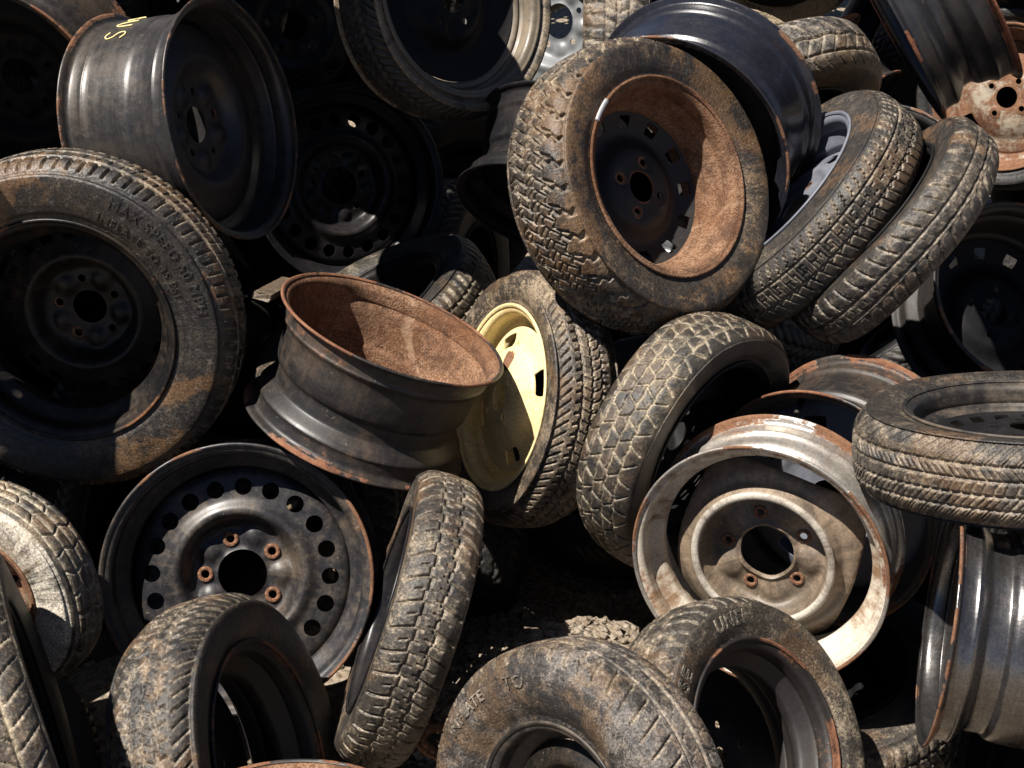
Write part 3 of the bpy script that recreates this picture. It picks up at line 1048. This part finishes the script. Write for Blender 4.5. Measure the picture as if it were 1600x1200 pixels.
bare_wheel('glossy blue black wide rim behind the brown all terrain tyre', (1040, 247, 199, .85, 231), .250, .215, M_GLOSS, 'plain', M_DARKIN, seed=10, depth=.07)
t9 = tyred_wheel('brown all terrain tyre on a rusty wheel, highest big tyre in the middle', (1048, 275, 163, .694, 20), 'flange', .266, .185, .166, .126, R_TERR, M_RUST, P_terrain, 36, wd=.135, disc='square', dpaint=M_DARKR, face=-1, depth=.045,
            N=1250, st=.0019, tdepth=.0078, seed=11, ridges=((.222, .0010, .002), (.2265, .0010, .002)), rough=.00015)
# --- top right
tyred_wheel('grey tyre with slashed blocks below the top edge, between black rim and tilted rusty rim', (1204, 222, 200, .35, -58), 'shoulder', .288, .19, .140, .112, R_GREY, M_DARKIN, P_diag, 26, N=560, st=.0026, seed=12)
tyred_wheel('dusty tan tyre far back at the top, right of the blue black rim', (1150, 160, 155, .9, 60), 'middle', .27, .18, .15, .11, R_TANW, M_DARKIN, P_chev, 40, N=360, st=.004, seed=13)
tyred_wheel('dusty tan tyre lying at the very top edge, above the other tan tyre', (1210, -85, 140, .75, 250), 'middle', .27, .18, .15, .11, R_TANW, M_DARKIN, P_chev, 40, N=360, st=.004, seed=14)
bare_wheel('tilted black rim with bright rusty lips standing on edge at the top right', (1386, 25, 187, .06, 211), .2205, .135, M_BAR2, 'plain', M_DARKIN, seed=15)
tyred_wheel('orange rusted wheel with a round hub hole, inside a black tyre at the top right', (1567, 152, 115, .95, 180), 'flange', .232, .1825, .15, .12, R_DARK, M_RUSTW, None, 40, disc='ovals', dpaint=M_RUSTW, N=240, st=.006, depth=.05, seed=16, roll=.6)
tyred_wheel('tyre leaning left with mud packed tread and a blue grey wheel inside', (1218, 304, 219, .30, 138.7), 'shoulder', .29, .205, .128, .102, R_STD, M_BLUE, P_letters, 27, wd=.12, disc='windows', dpaint=M_BLUE, depth=.052, N=1500, st=.0018, tdepth=.006, seed=17)
tyred_wheel('narrow worn tyre with hexagon marks in its tread, leaning against the blue grey wheel\'s tyre', (1390, 360, 204, .24, 140), 'middle', .25, .172, .112, .092, R_WARM, M_DARKIN, P_slots, 25, N=760, tdepth=.006, seed=18)
bare_wheel('rim with a pale lip showing above two leaning tyres on the right', (1375, 292, 142, .93, 90), .2, .15, M_BAR3, 'plain', M_DARKIN, seed=19)
tyred_wheel('tyre with chevron tread cut off by the right edge', (1752, 235, 200, .45, 0), 'middle', .25, .18, .14, .11, R_PALE, M_DARKIN, P_chev, 34, N=480, st=.003, seed=20)
bare_wheel('black wheel in deep shadow at the right edge, orange rust along its top lip', (1600, 458, 154, .80, 33), .2205, .19, M_DARKR, 'square', M_DARKIN, face=-1, seed=21)
bare_wheel('dark rim with one rusty edge behind the slashed block tyre', (1290, 200, 141, .12, -53), .2, .14, M_RUSTB, 'plain', M_DARKIN, seed=22)
# --- middle
rr = bare_wheel('rusty rim lying open side up in the middle, black outside and red brown inside', (616, 511, 184, .335, 68.4), .205, .190, M_RUSTB, 'plain', M_RUST, face=-1, seed=23, depth=.04, dent=.0012, N=220, inside_paint=M_RUST)
tyred_wheel('tyre on a bright yellow wheel leaning behind the rusty rim', (779, 620, 148, .46, 173), 'flange', .252, .1825, .136, .098, R_PALE2, M_YELLOW, P_ragged, 40, wd=.105, disc='ovals', depth=.022, N=1100, st=.0019, tdepth=.0075, seed=24, roll=.25)
tyred_wheel('tyre with trapezoid blocks and mud filled grooves, right of the yellow wheel', (1112, 710, 215, .42, -28), 'shoulder', .278, .2, .135, .112, R_OLIVE, M_DARKIN, P_trap, 27, N=1200, st=.0019, tdepth=.0045, seed=25, wd=.105)
bare_wheel('black wheel with valve stem and rusty back lip, behind the cream wheel', (1272, 797, 197, .83, 220.6), .232, .21, M_RUSTB, 'windows', M_BLUE, seed=26, valve=1.62, depth=.060, roll=0)
tyred_wheel('tyre lying flat on the right with slanted sipes and its opening upwards', (1610, 636, 195, .23, 88), 'flange', .276, .2, .136, .108, R_STD, M_DUSTB, P_sipes, 36, wd=.104, face=-1, N=1250, st=.0018, tdepth=.005, seed=27, dpaint=M_DARKIN)
cw = bare_wheel('cream painted wheel with a lobed centre and a bright metal barrel', (1183, 888, 206, .86, 239.6), .230, .135, M_CHROME, 'lobed', M_GREYB, seed=28, depth=.052, lugs=True, dent=.0008, N=220, inside_paint=M_CREAM)
dk = [c for c in cw.children if c.name.startswith('disc')][0]
k_ = torus_mesh(.230 / .2205 * .1175, .0072, 120, 12, .8)
k_ = obj('ridge', k_, steel(33, (0.46, 0.42, 0.36), rust=0.44, dust=0.8, rough=0.5, dustcol=(0.12, 0.085, 0.055), chips=1.0, stain=0.8, stainc=(0.10, 0.065, 0.04)), dk)
k_.location = (0, 0, .135 / 2 - .052 + .0265)
bw = bare_wheel('black wheel with twenty round holes and five rusty lug seats, lower left', (370, 905, 214, .985, 225), .2205, .185, M_BLACK, 'twenty', seed=29, lugs=True, depth=.050, roll=.30, dent=.0006, N=220)
tyred_wheel('narrow spare tyre standing on edge right of the twenty hole wheel', (640, 965, 236, .10, 163.6), 'middle', .252, .178, .112, .094, R_PALE, M_BLACK2, P_spare, 40, N=1150, st=.0018, tdepth=.005, seed=30, wd=.092)
tyred_wheel('tyre standing at the bottom left with a rusty rim edge and dark opening', (428, 1190, 196, .43, 12), 'flange', .278, .195, .146, .108, R_WARM, M_DARKR, P_ragged, 36, disc='deep', dpaint=M_DARKIN, depth=.115, N=760, tdepth=.005, worn=.5, seed=31)
tyred_wheel('grey tyre with raised INFLATE TO lettering at the bottom edge', (862, 1278, 152, .70, 200), 'flange', .280, .158, .178, .135, R_GREY, M_DUSTB, P_slots, 26, disc='plain', N=820, tdepth=.006, seed=32, depth=.035, wd=.11, dpaint=M_T1,
            texts=(('INFLATE', .027, .218, 126, False), ('TO', .032, .216, 92, False)), ridges=((.168, .001, .003), (.174, .001, .002)), tmat=R_LETTER)
tyred_wheel('muddy tyre with large SE letters and a rusty inner rim, front of the cream wheel', (1203, 1165, 171.6, .644, 10), 'flange', .265, .185, .160, .118, R_PALE, M_DARKR, P_slots, 26, disc='deep', dpaint=M_DARKIN, depth=.115, N=820, tdepth=.005, seed=33,
            texts=(('SE', .040, .206, 152, True), ('UNEI', .034, .208, 108, True)), ridges=((.195, .001, .003),), tmat=R_LETTER)
tyred_wheel('tyre lying on the ground at the lower right, only a lit piece of sidewall showing', (1266, 1034, 236, .64, 90), 'shoulder', .288, .178, .150, .115, R_STD, M_DARKIN, P_block, 34, N=480, st=.003, seed=34, ridges=((.20, .001, .002),))
bare_wheel('wide rim standing at the right edge with a bright polished barrel', (1465, 975, 192, .12, 170), .2, .205, M_BAR, 'plain', M_DARKIN, seed=35, dent=.0006, N=220)
tyred_wheel('small tyre with a white smeared sidewall at the left edge', (-32, 936, 100, .72, 215), 'flange', .202, .115, .115, .085, R_WHITE, M_RUSTW, P_tria, 15, N=620, tdepth=.007, seed=36, disc='plain')
tyred_wheel('tyre with diagonal tread cuts in the bottom left corner', (-8, 1165, 325, .10, 20), 'middle', .30, .2, .175, .145, R_OLIVE, M_DARKIN, P_diag, 28, N=700, tdepth=.006, seed=37)
tyred_wheel('tyre end with square blocks poking up behind the rusty rim', (586, 520, 209, .33, 123.5), 'middle', .27, .19, .14, .112, R_OLIVE, M_BLACK2, P_block, 34, N=560, st=.0026, tdepth=.007, seed=38)
tyred_wheel('tyre with hexagon tread glimpsed between the twenty hole wheel and the narrow spare', (600, 900, 224, .15, 180), 'middle', .28, .19, .135, .11, R_OLIVE, M_DARKIN, P_hex, 27, N=560, st=.0024, seed=39)
bare_wheel('rusty rim whose top lip crosses the bottom edge in front of a dark opening', (448, 1285, 200, .51, 95), .183, .15, M_RUSTB, 'plain', M_RUST, face=-1, seed=40, inside_paint=M_RUST)
bare_wheel('dark wheel at the top edge between chalked wheel and half lit tyre', (470, 40, 145, .95, 0), .2205, .16, M_BLACK2, 'windows', seed=41)
bare_wheel('dark rim seen from the side, half hidden left of the all terrain tyre', (850, 332, 145, .42, 252), .2, .185, M_BLACK2, 'plain', M_DARKIN, seed=42)

# --- beyond the left and top edges: unseen wheels added to shade the pile
bare_wheel('unseen black wheel with round holes beyond the left edge, casting dappled shade', (-328, 215, 205, .75, 130), .2205, .165, M_BLACK2, 'twenty', seed=50)
tyred_wheel('unseen tyre added beyond the top edge to shade the half lit tyre', (405, -215, 211, .6, 100), 'middle', .25, .19, .15, .115, R_DARK, M_DARKIN, P_chev, 36, N=360, st=.004, seed=51, disc='plain')

# ------------------------------------------------------------------ ground
def ground_mat():
    g = NG('gravelly_soil')
    tc = g.n('ShaderNodeTexCoord')
    co = tc.outputs['Object']
    n1 = g.noise(co, 3, 6, 0.6)
    n2 = g.noise(co, 60, 5, 0.7)
    v = g.n('ShaderNodeTexVoronoi')
    g.l(co, v.inputs['Vector'])
    v.inputs['Scale'].default_value = 70
    col = g.mix(n1, (0.13, 0.095, 0.06), (0.27, 0.21, 0.15))
    col = g.mix(g.ss(n2, 0.35, 0.7), col, (0.34, 0.29, 0.23))
    h = g.math('ADD', g.math('MULTIPLY', v.outputs['Distance'], -1.0), n2)
    return g.finish(col, 0.9, h, 0.012, 0.9, spec=0.2)


def hgt(x, y):
    b = 0.012 * np.sin(x * 5.1 + 1) * np.sin(y * 4.3) + 0.02 * np.sin(x * 1.3) * np.sin(y * 1.7 + 1)
    d = ((x - .13) / .26) ** 2 + ((y - 2.16) / .24) ** 2
    return b + 0.25 * np.exp(-d) + 0.012 * np.exp(-d) * np.sin(x * 31) * np.sin(y * 27)


n = 321
xs = np.linspace(-1, 1, n)
xs = np.sign(xs) * np.abs(xs) ** 3 * 60
X, Y = np.meshgrid(xs + .13, xs + 2.16, indexing='ij')
Z = hgt(X, Y)
V = np.stack([X, Y, Z], -1).reshape(-1, 3)
i, j = np.meshgrid(np.arange(n - 1), np.arange(n - 1), indexing='ij')
a = i * n + j
q = np.stack([a, a + n, a + n + 1, a + 1], -1).reshape(-1, 4)
tag(obj('ground', mesh_from('ground', V, [q]), ground_mat()), kind='structure')

# ------------------------------------------------------------------ filler tyres added inside the pile to close gaps and block sun
FILL = [
    (-0.572, 2.738, -0.054, 0.898, -0.44, -0.014),
    (0.568, 2.472, -0.242, -0.048, -0.063, 0.997),
    (-0.985, 1.975, 0.149, 0.49, -0.046, 0.871),
    (-0.969, 2.259, -0.053, 0.53, -0.497, 0.688),
    (0.907, 1.938, 0.175, -0.942, 0.18, 0.284),
    (-1.182, 2.471, -0.035, 0.574, -0.251, 0.779),
    (1.036, 2.245, 0.06, -0.924, -0.238, 0.299),
    (-1.298, 2.719, -0.07, 0.617, -0.684, 0.389),
    (0.941, 2.988, -0.255, -0.027, -0.067, 0.997),
    (1.147, 2.564, 0.012, -0.956, -0.24, 0.169),
    (-1.418, 3, -0.16, 0.303, -0.044, 0.952),
    (-0.729, 2.836, -0.045, 0.939, -0.316, -0.136),
    (-0.113, 2.832, 0.037, -0.95, -0.214, 0.227),
    (0.437, 2.936, -0.07, -0.61, -0.63, -0.48),
    (0.829, 2.769, 0.083, -0.789, -0.547, -0.279),
    (1.293, 2.975, -0.047, -0.888, -0.267, -0.374),
    (-1.123, 2.388, 0.471, 0.541, -0.251, 0.802),
    (-0.893, 2.88, 0.148, 0.972, -0.175, -0.155),
    (-0.563, 3.235, -0.052, -0.055, -0.978, -0.201),
    (0.264, 2.85, 0.212, -0.428, -0.37, 0.824),
    (0.456, 3.217, -0.02, -0.175, -0.889, -0.423),
    (1.369, 3.232, -0.054, -0.746, -0.588, -0.313),
    (-1.261, 2.798, 0.343, 0.59, 0.163, 0.791),
    (-1.197, 3.195, 0.095, 0.6, -0.572, 0.559),
    (-1.09, 3.425, -0.009, 0.244, -0.786, 0.568),
    (-0.387, 3.388, 0.009, -0.176, -0.919, -0.352),
    (0.063, 3.343, 0.108, 0.901, -0.428, -0.07),
    (0.514, 3.379, 0.003, -0.079, -0.883, -0.462),
    (1.433, 3.409, 0.024, -0.562, -0.749, -0.35),
    (-1.426, 3.3, 0.293, 0.856, -0.321, -0.406),
    (-0.664, 3.642, 0.104, -0.258, -0.882, -0.395),
    (0.324, 3.66, 0.117, -0.141, -0.977, -0.162),
    (1, 3.57, 0.139, -0.646, 0.191, 0.739),
    (1.506, 3.592, 0.155, -0.356, -0.903, -0.24),
    (-1.217, 2.902, 0.639, 0.455, 0.265, 0.85),
    (-1.361, 3.669, 0.299, 0.345, -0.893, -0.289),
    (-0.757, 3.167, 0.532, 0.832, 0.144, 0.535),
    (-0.698, 3.767, 0.285, -0.331, -0.924, -0.191),
    (-0.156, 3.645, 0.238, 0.955, -0.296, 0.011),
    (-1.566, 3.75, 0.446, 0.762, -0.503, -0.407),
    (-0.964, 3.409, 0.575, 0.696, -0.663, -0.276),
    (-0.711, 3.949, 0.382, -0.249, -0.879, -0.407),
    (-0.172, 3.97, 0.355, 0.55, -0.835, -0.005),
    (1.515, 3.837, 0.426, -0.856, -0.499, -0.136),
    (-1.352, 3.313, 0.789, 0.447, -0.564, -0.695),
    (-1.376, 4.052, 0.464, -0.499, -0.799, -0.337),
    (-0.461, 4.112, 0.512, 0.261, -0.902, -0.344),
    (-1.62, 4.15, 0.674, 0.553, -0.476, -0.684),
    (-1.177, 3.596, 0.871, -0.273, -0.851, -0.449),
    (-1.136, 4.153, 0.676, -0.734, -0.676, -0.065),
    (-0.724, 4.227, 0.649, 0.247, -0.955, -0.165),
    (1.267, 4.184, 0.701, 0.29, -0.937, -0.193),
    (1.572, 4.273, 0.6, -0.945, -0.264, 0.192),
    (-1.747, 4.37, 0.768, 0.441, -0.744, -0.502),
    (-1.309, 3.805, 0.988, -0.376, -0.885, -0.276),
    (-0.808, 3.889, 0.972, 0.792, -0.597, 0.126),
    (-0.646, 4.39, 0.829, -0.01, -0.861, -0.508),
    (1.154, 4.466, 0.762, -0.816, -0.028, 0.578),
    (-1.703, 4.462, 1.019, 0.178, -0.592, -0.786),
    (-1.267, 3.918, 1.116, -0.399, -0.858, -0.324),
    (-1.201, 4.337, 0.957, 0.199, -0.53, -0.824),
    (-0.975, 4.648, 0.963, -0.12, -0.645, -0.754),
    (-0.346, 3.9, 1.061, -0.79, -0.612, -0.045),
    (-0.206, 4.573, 0.941, 0.918, -0.379, 0.113),
    (0.086, 4.664, 0.977, 0.672, -0.72, -0.172),
    (1.352, 4.584, 0.994, -0.934, -0.283, -0.22),
    (1.335, 3.76, 1.113, -0.507, -0.499, -0.703),
    (-1.447, 3.742, 1.295, -0.515, -0.633, 0.579),
    (-1.478, 4.548, 1.179, -0.49, -0.552, -0.674),
    (-0.749, 4.612, 1.148, -0.16, -0.638, -0.753),
    (0.663, 4.844, 1.135, 0.009, -0.408, -0.913),
    (1.16, 4.085, 1.249, -0.163, -0.825, -0.541),
    (1.552, 4.425, 1.158, -0.883, -0.42, -0.209),
    (-1.858, 4.806, 1.123, 0.539, -0.643, -0.544),
    (1.661, 4.737, 1.105, -0.64, -0.762, -0.095),
    (-0.888, 3.564, 1.616, -0.052, -0.369, -0.928),
    (0.829, 4.349, 1.475, 0.361, -0.659, -0.66),
    (-1.422, 2.549, 1.31, 0.602, -0.134, -0.788),
    (-1.041, 3.247, 1.22, 0.101, -0.865, 0.491),
    (-0.24, 7.004, 1.013, -0.228, -0.234, 0.945),
    (0.469, 3.94, 1.618, -0.224, -0.751, 0.621),
    (-0.532, 3.43, 1.419, -0.262, -0.166, 0.951),
    (-1.439, 3.352, 1.791, 0.765, -0.57, -0.301),
    (-1.509, 2.652, 1.574, -0.66, -0.567, 0.494),
    (0.492, 3.227, 0.424, 0.487, 0.075, 0.87),
    (1.354, 7.272, 0.523, -0.56, -0.288, 0.777),
]


def place_world(o, C, nrm):
    C, n = np.array(C), np.array(nrm)
    n = n / np.linalg.norm(n)
    ref = UP if abs(n @ UP) < .85 else RIGHT
    y = ref - (ref @ n) * n
    y /= np.linalg.norm(y)
    x = np.cross(y, n)
    o.matrix_world = Matrix(((x[0], y[0], n[0], C[0]), (x[1], y[1], n[1], C[1]), (x[2], y[2], n[2], C[2]), (0, 0, 0, 1)))


proto = None
for f in FILL:
    if proto is None:
        root = empty('tyred_wheel')
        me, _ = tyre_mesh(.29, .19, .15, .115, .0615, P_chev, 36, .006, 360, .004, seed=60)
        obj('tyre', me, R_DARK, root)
        obj('rim_barrel', barrel_mesh(.19, .115, 72), M_DARKIN, root)
        obj('disc', make_disc('plain', .19, .0075)[0], M_DARKIN, root)
        tag(root, 'black filler tyre added inside the pile to darken its gaps', 'tyre', 'filler tyres added inside the pile')
        proto = root
    else:
        root = proto.copy()
        COL.objects.link(root)
        for c in proto.children:
            d = c.copy()
            COL.objects.link(d)
            d.parent = root
    place_world(root, f[:3], f[3:])

# ------------------------------------------------------------------ small things
# chalk marks 16US on the barrel of the wide black wheel
M_CHALK = NG('yellow_chalk')
M_CHALK = M_CHALK.finish((0.80, 0.66, 0.30, 1), 0.9, M_CHALK.noise(M_CHALK.n('ShaderNodeTexCoord').outputs['Object'], 400, 3), 0.001, 0.5)
STROKES = [(88, [(0, 0), (0, 1)]), (97.5, [(.62, 1), (.25, .66), (.02, .32), (.08, .06), (.36, -.02), (.62, .16), (.55, .40), (.25, .44), (.06, .26)]),
           (109.5, [(0, .95), (-.02, .4), (.14, .05), (.42, .04), (.62, .4), (.66, .92)]), (121.5, [(.72, .80), (.42, 1.0), (.10, .84), (.18, .56), (.52, .42), (.66, .16), (.36, -.04), (.0, .10)])]
VV, QQ, off = [], [], 0
rb = .2205 - .0195
for t0, st in STROKES:
    pts = chaikin(np.array(st, float), 3)
    th = np.radians(t0) + pts[:, 0] * .034 / rb
    zz = -.056 + pts[:, 1] * .044
    path = np.stack([(rb + .0006) * np.cos(th), (rb + .0006) * np.sin(th), zz], 1)
    v_, q_ = tube(path, .0013, 6)
    VV.append(v_)
    QQ += [x + off for x in q_]
    off += len(v_)
obj('chalk_writing', mesh_from('chalk', np.vstack(VV), QQ), M_CHALK, w16)

# clip on balance weight on the lip of the all terrain tyre's wheel
th = np.linspace(math.radians(32), math.radians(47), 14)
wp = np.stack([(.185 - .002) * np.cos(th), (.185 - .002) * np.sin(th), np.full(14, -(.135 / 2 + .010))], 1)
v_, q_ = tube(wp, .0042, 8, flat=(1.1, .7))
M_ZINC = steel(63, (0.55, 0.55, 0.56), rust=0.0, dust=0.15, rough=0.4, metallic=0.6)
obj('balance_weight', mesh_from('weight', v_, q_), M_ZINC, t9)

# bent rusty strap by the lettered tyre
st = empty('bent_strap')
tag(st, 'curled rusty metal strap left of the grey lettered tyre', 'scrap metal')
c0 = at(668, 1160, 2.55)
st.location = c0


def px_path(P):
    return chaikin(np.array([at(x, y, z) - c0 for x, y, z in P]), 2)


v_, q_ = tube(px_path([(700, 1182, 2.62), (678, 1178, 2.56), (659, 1164, 2.52), (657, 1147, 2.52), (670, 1138, 2.55), (692, 1136, 2.62), (715, 1142, 2.66)]), .0085, 10, flat=(1, 1))
obj('curl', mesh_from('curl', v_, q_), M_RUST2, st)
v_, q_ = tube(px_path([(658, 1133, 2.53), (649, 1143, 2.52), (648, 1156, 2.51), (655, 1169, 2.51), (672, 1181, 2.54), (700, 1190, 2.60)]), np.linspace(.002, .0055, 26)[:len(px_path([(0, 0, 1)] * 6))], 8)
obj('lip', mesh_from('lip', v_, q_), M_RUST2, st)

# end of a weathered board
A_, B_ = at(408, 464, 2.66), at(452, 440, 2.88)
ax = (B_ - A_)
ln_ = np.linalg.norm(ax)
ax /= ln_
sd = np.cross(ax, np.array([0.15, -0.3, 0.94]))
sd /= np.linalg.norm(sd)
up_ = np.cross(sd, ax)
rg = np.random.default_rng(3)
sec = np.array([(-.015, -.006), (-.016, 0), (-.015, .006), (-.006, .007), (.006, .0065), (.015, .006), (.016, 0), (.015, -.006)])
VV = []
for k in range(16):
    s_ = sec * (1 + rg.normal(size=sec.shape) * .02)
    e_ = ln_ * k / 15 + (rg.normal(size=8) * .004 if k == 0 else 0)
    VV.append(A_ + ax * np.reshape(e_, (-1, 1)) + sd * s_[:, :1] + up_ * s_[:, 1:])
VV = np.vstack(VV)
ii, jj = np.meshgrid(np.arange(15), np.arange(8), indexing='ij')
q_ = np.stack([ii * 8 + jj, ii * 8 + (jj + 1) % 8, (ii + 1) * 8 + (jj + 1) % 8, (ii + 1) * 8 + jj], -1).reshape(-1, 4)
bo = VV.mean(0)
b_ = obj('board', mesh_from('board', VV - bo, [q_, np.arange(8)[None, ::-1], np.arange(120, 128)[None, :]], False), rubber(71, base=(0.10, 0.075, 0.05), dust=(0.15, 0.11, 0.07), amt=0.6))
b_.location = bo
tag(b_, 'end of a short weathered board sticking out left of the rusty rim', 'board')

# dry leaf scraps caught in the round holes, and one pale stone
M_LEAF = rubber(81, base=(0.16, 0.11, 0.06), dust=(0.42, 0.32, 0.19), amt=0.8, stain_amt=0.3)
for k_, (px, py, zz, where) in enumerate(((456, 789, 2.775, 'upper right'), (517, 894, 2.775, 'right'), (489, 985, 2.77, 'lower right'))):
    rg = np.random.default_rng(50 + k_)
    uu, ww = np.meshgrid(np.linspace(0, 1, 9), np.linspace(-1, 1, 6), indexing='ij')
    wid = .0085 * np.sin(PI * np.clip(uu, .04, .97)) ** .7
    A1, A2 = RIGHT * math.cos(k_ * 1.3 + .6) + UP * math.sin(k_ * 1.3 + .6), UP * math.cos(k_ * 1.3 + .6) - RIGHT * math.sin(k_ * 1.3 + .6)
    cur = .006 * np.sin(uu * 3 + k_) - .004 * ww ** 2 + rg.normal(size=uu.shape) * .0006
    VV = (uu - .5)[..., None] * .030 * A1 + (ww * wid)[..., None] * A2 - cur[..., None] * FWD
    ii, jj = np.meshgrid(np.arange(8), np.arange(5), indexing='ij')
    q_ = np.stack([ii * 6 + jj, ii * 6 + jj + 1, (ii + 1) * 6 + jj + 1, (ii + 1) * 6 + jj], -1).reshape(-1, 4)
    lf = obj('dry_leaf', mesh_from('leaf', VV.reshape(-1, 3), [q_]), M_LEAF)
    so = lf.modifiers.new('thickness', 'SOLIDIFY')
    so.thickness = .0008
    lf.location = at(px, py, zz)
    tag(lf, 'dry tan leaf scrap caught in a ' + where + ' hole of the twenty hole wheel', 'leaf', 'leaf scraps in the wheel holes')

# loose gravel
g0 = np.array([at(800, 900, 3.2), at(1080, 1040, 3.0)])
rg = np.random.default_rng(12)
ico = np.array([(0, 0, 1), (.894, 0, .447), (.276, .851, .447), (-.724, .526, .447), (-.724, -.526, .447), (.276, -.851, .447),
                (.724, .526, -.447), (-.276, .851, -.447), (-.894, 0, -.447), (-.276, -.851, -.447), (.724, -.526, -.447), (0, 0, -1)])
icf = np.array([(0, 1, 2), (0, 2, 3), (0, 3, 4), (0, 4, 5), (0, 5, 1), (1, 6, 2), (2, 7, 3), (3, 8, 4), (4, 9, 5), (5, 10, 1), (6, 7, 2), (7, 8, 3), (8, 9, 4), (9, 10, 5), (10, 6, 1), (6, 11, 7), (7, 11, 8), (8, 11, 9), (9, 11, 10), (10, 11, 6)])
NS = 6500
c = np.stack([rg.uniform(-1.2, 1.2, NS), rg.uniform(1.5, 3.6, NS), np.zeros(NS)], 1)
c[:3600, 0] = rg.uniform(-.25, .5, 3600)
c[:3600, 1] = rg.uniform(1.75, 2.65, 3600)
sz = np.clip(rg.lognormal(-5.15, .5, NS), .0025, .024)
VV = c[:, None] + ico[None] * sz[:, None, None] * rg.uniform(.6, 1.25, (NS, 12, 1)) * np.stack([rg.uniform(.8, 1.4, NS), rg.uniform(.8, 1.3, NS), rg.uniform(.5, .9, NS)], 1)[:, None, :]
VV[:, :, 2] += (hgt(c[:, 0], c[:, 1]) + sz * .35)[:, None]
FF = (icf[None] + (np.arange(NS) * 12)[:, None, None]).reshape(-1, 3)
gm = ground_mat()
tag(obj('gravel', mesh_from('gravel', VV.reshape(-1, 3), [FF], False), gm), kind='stuff')
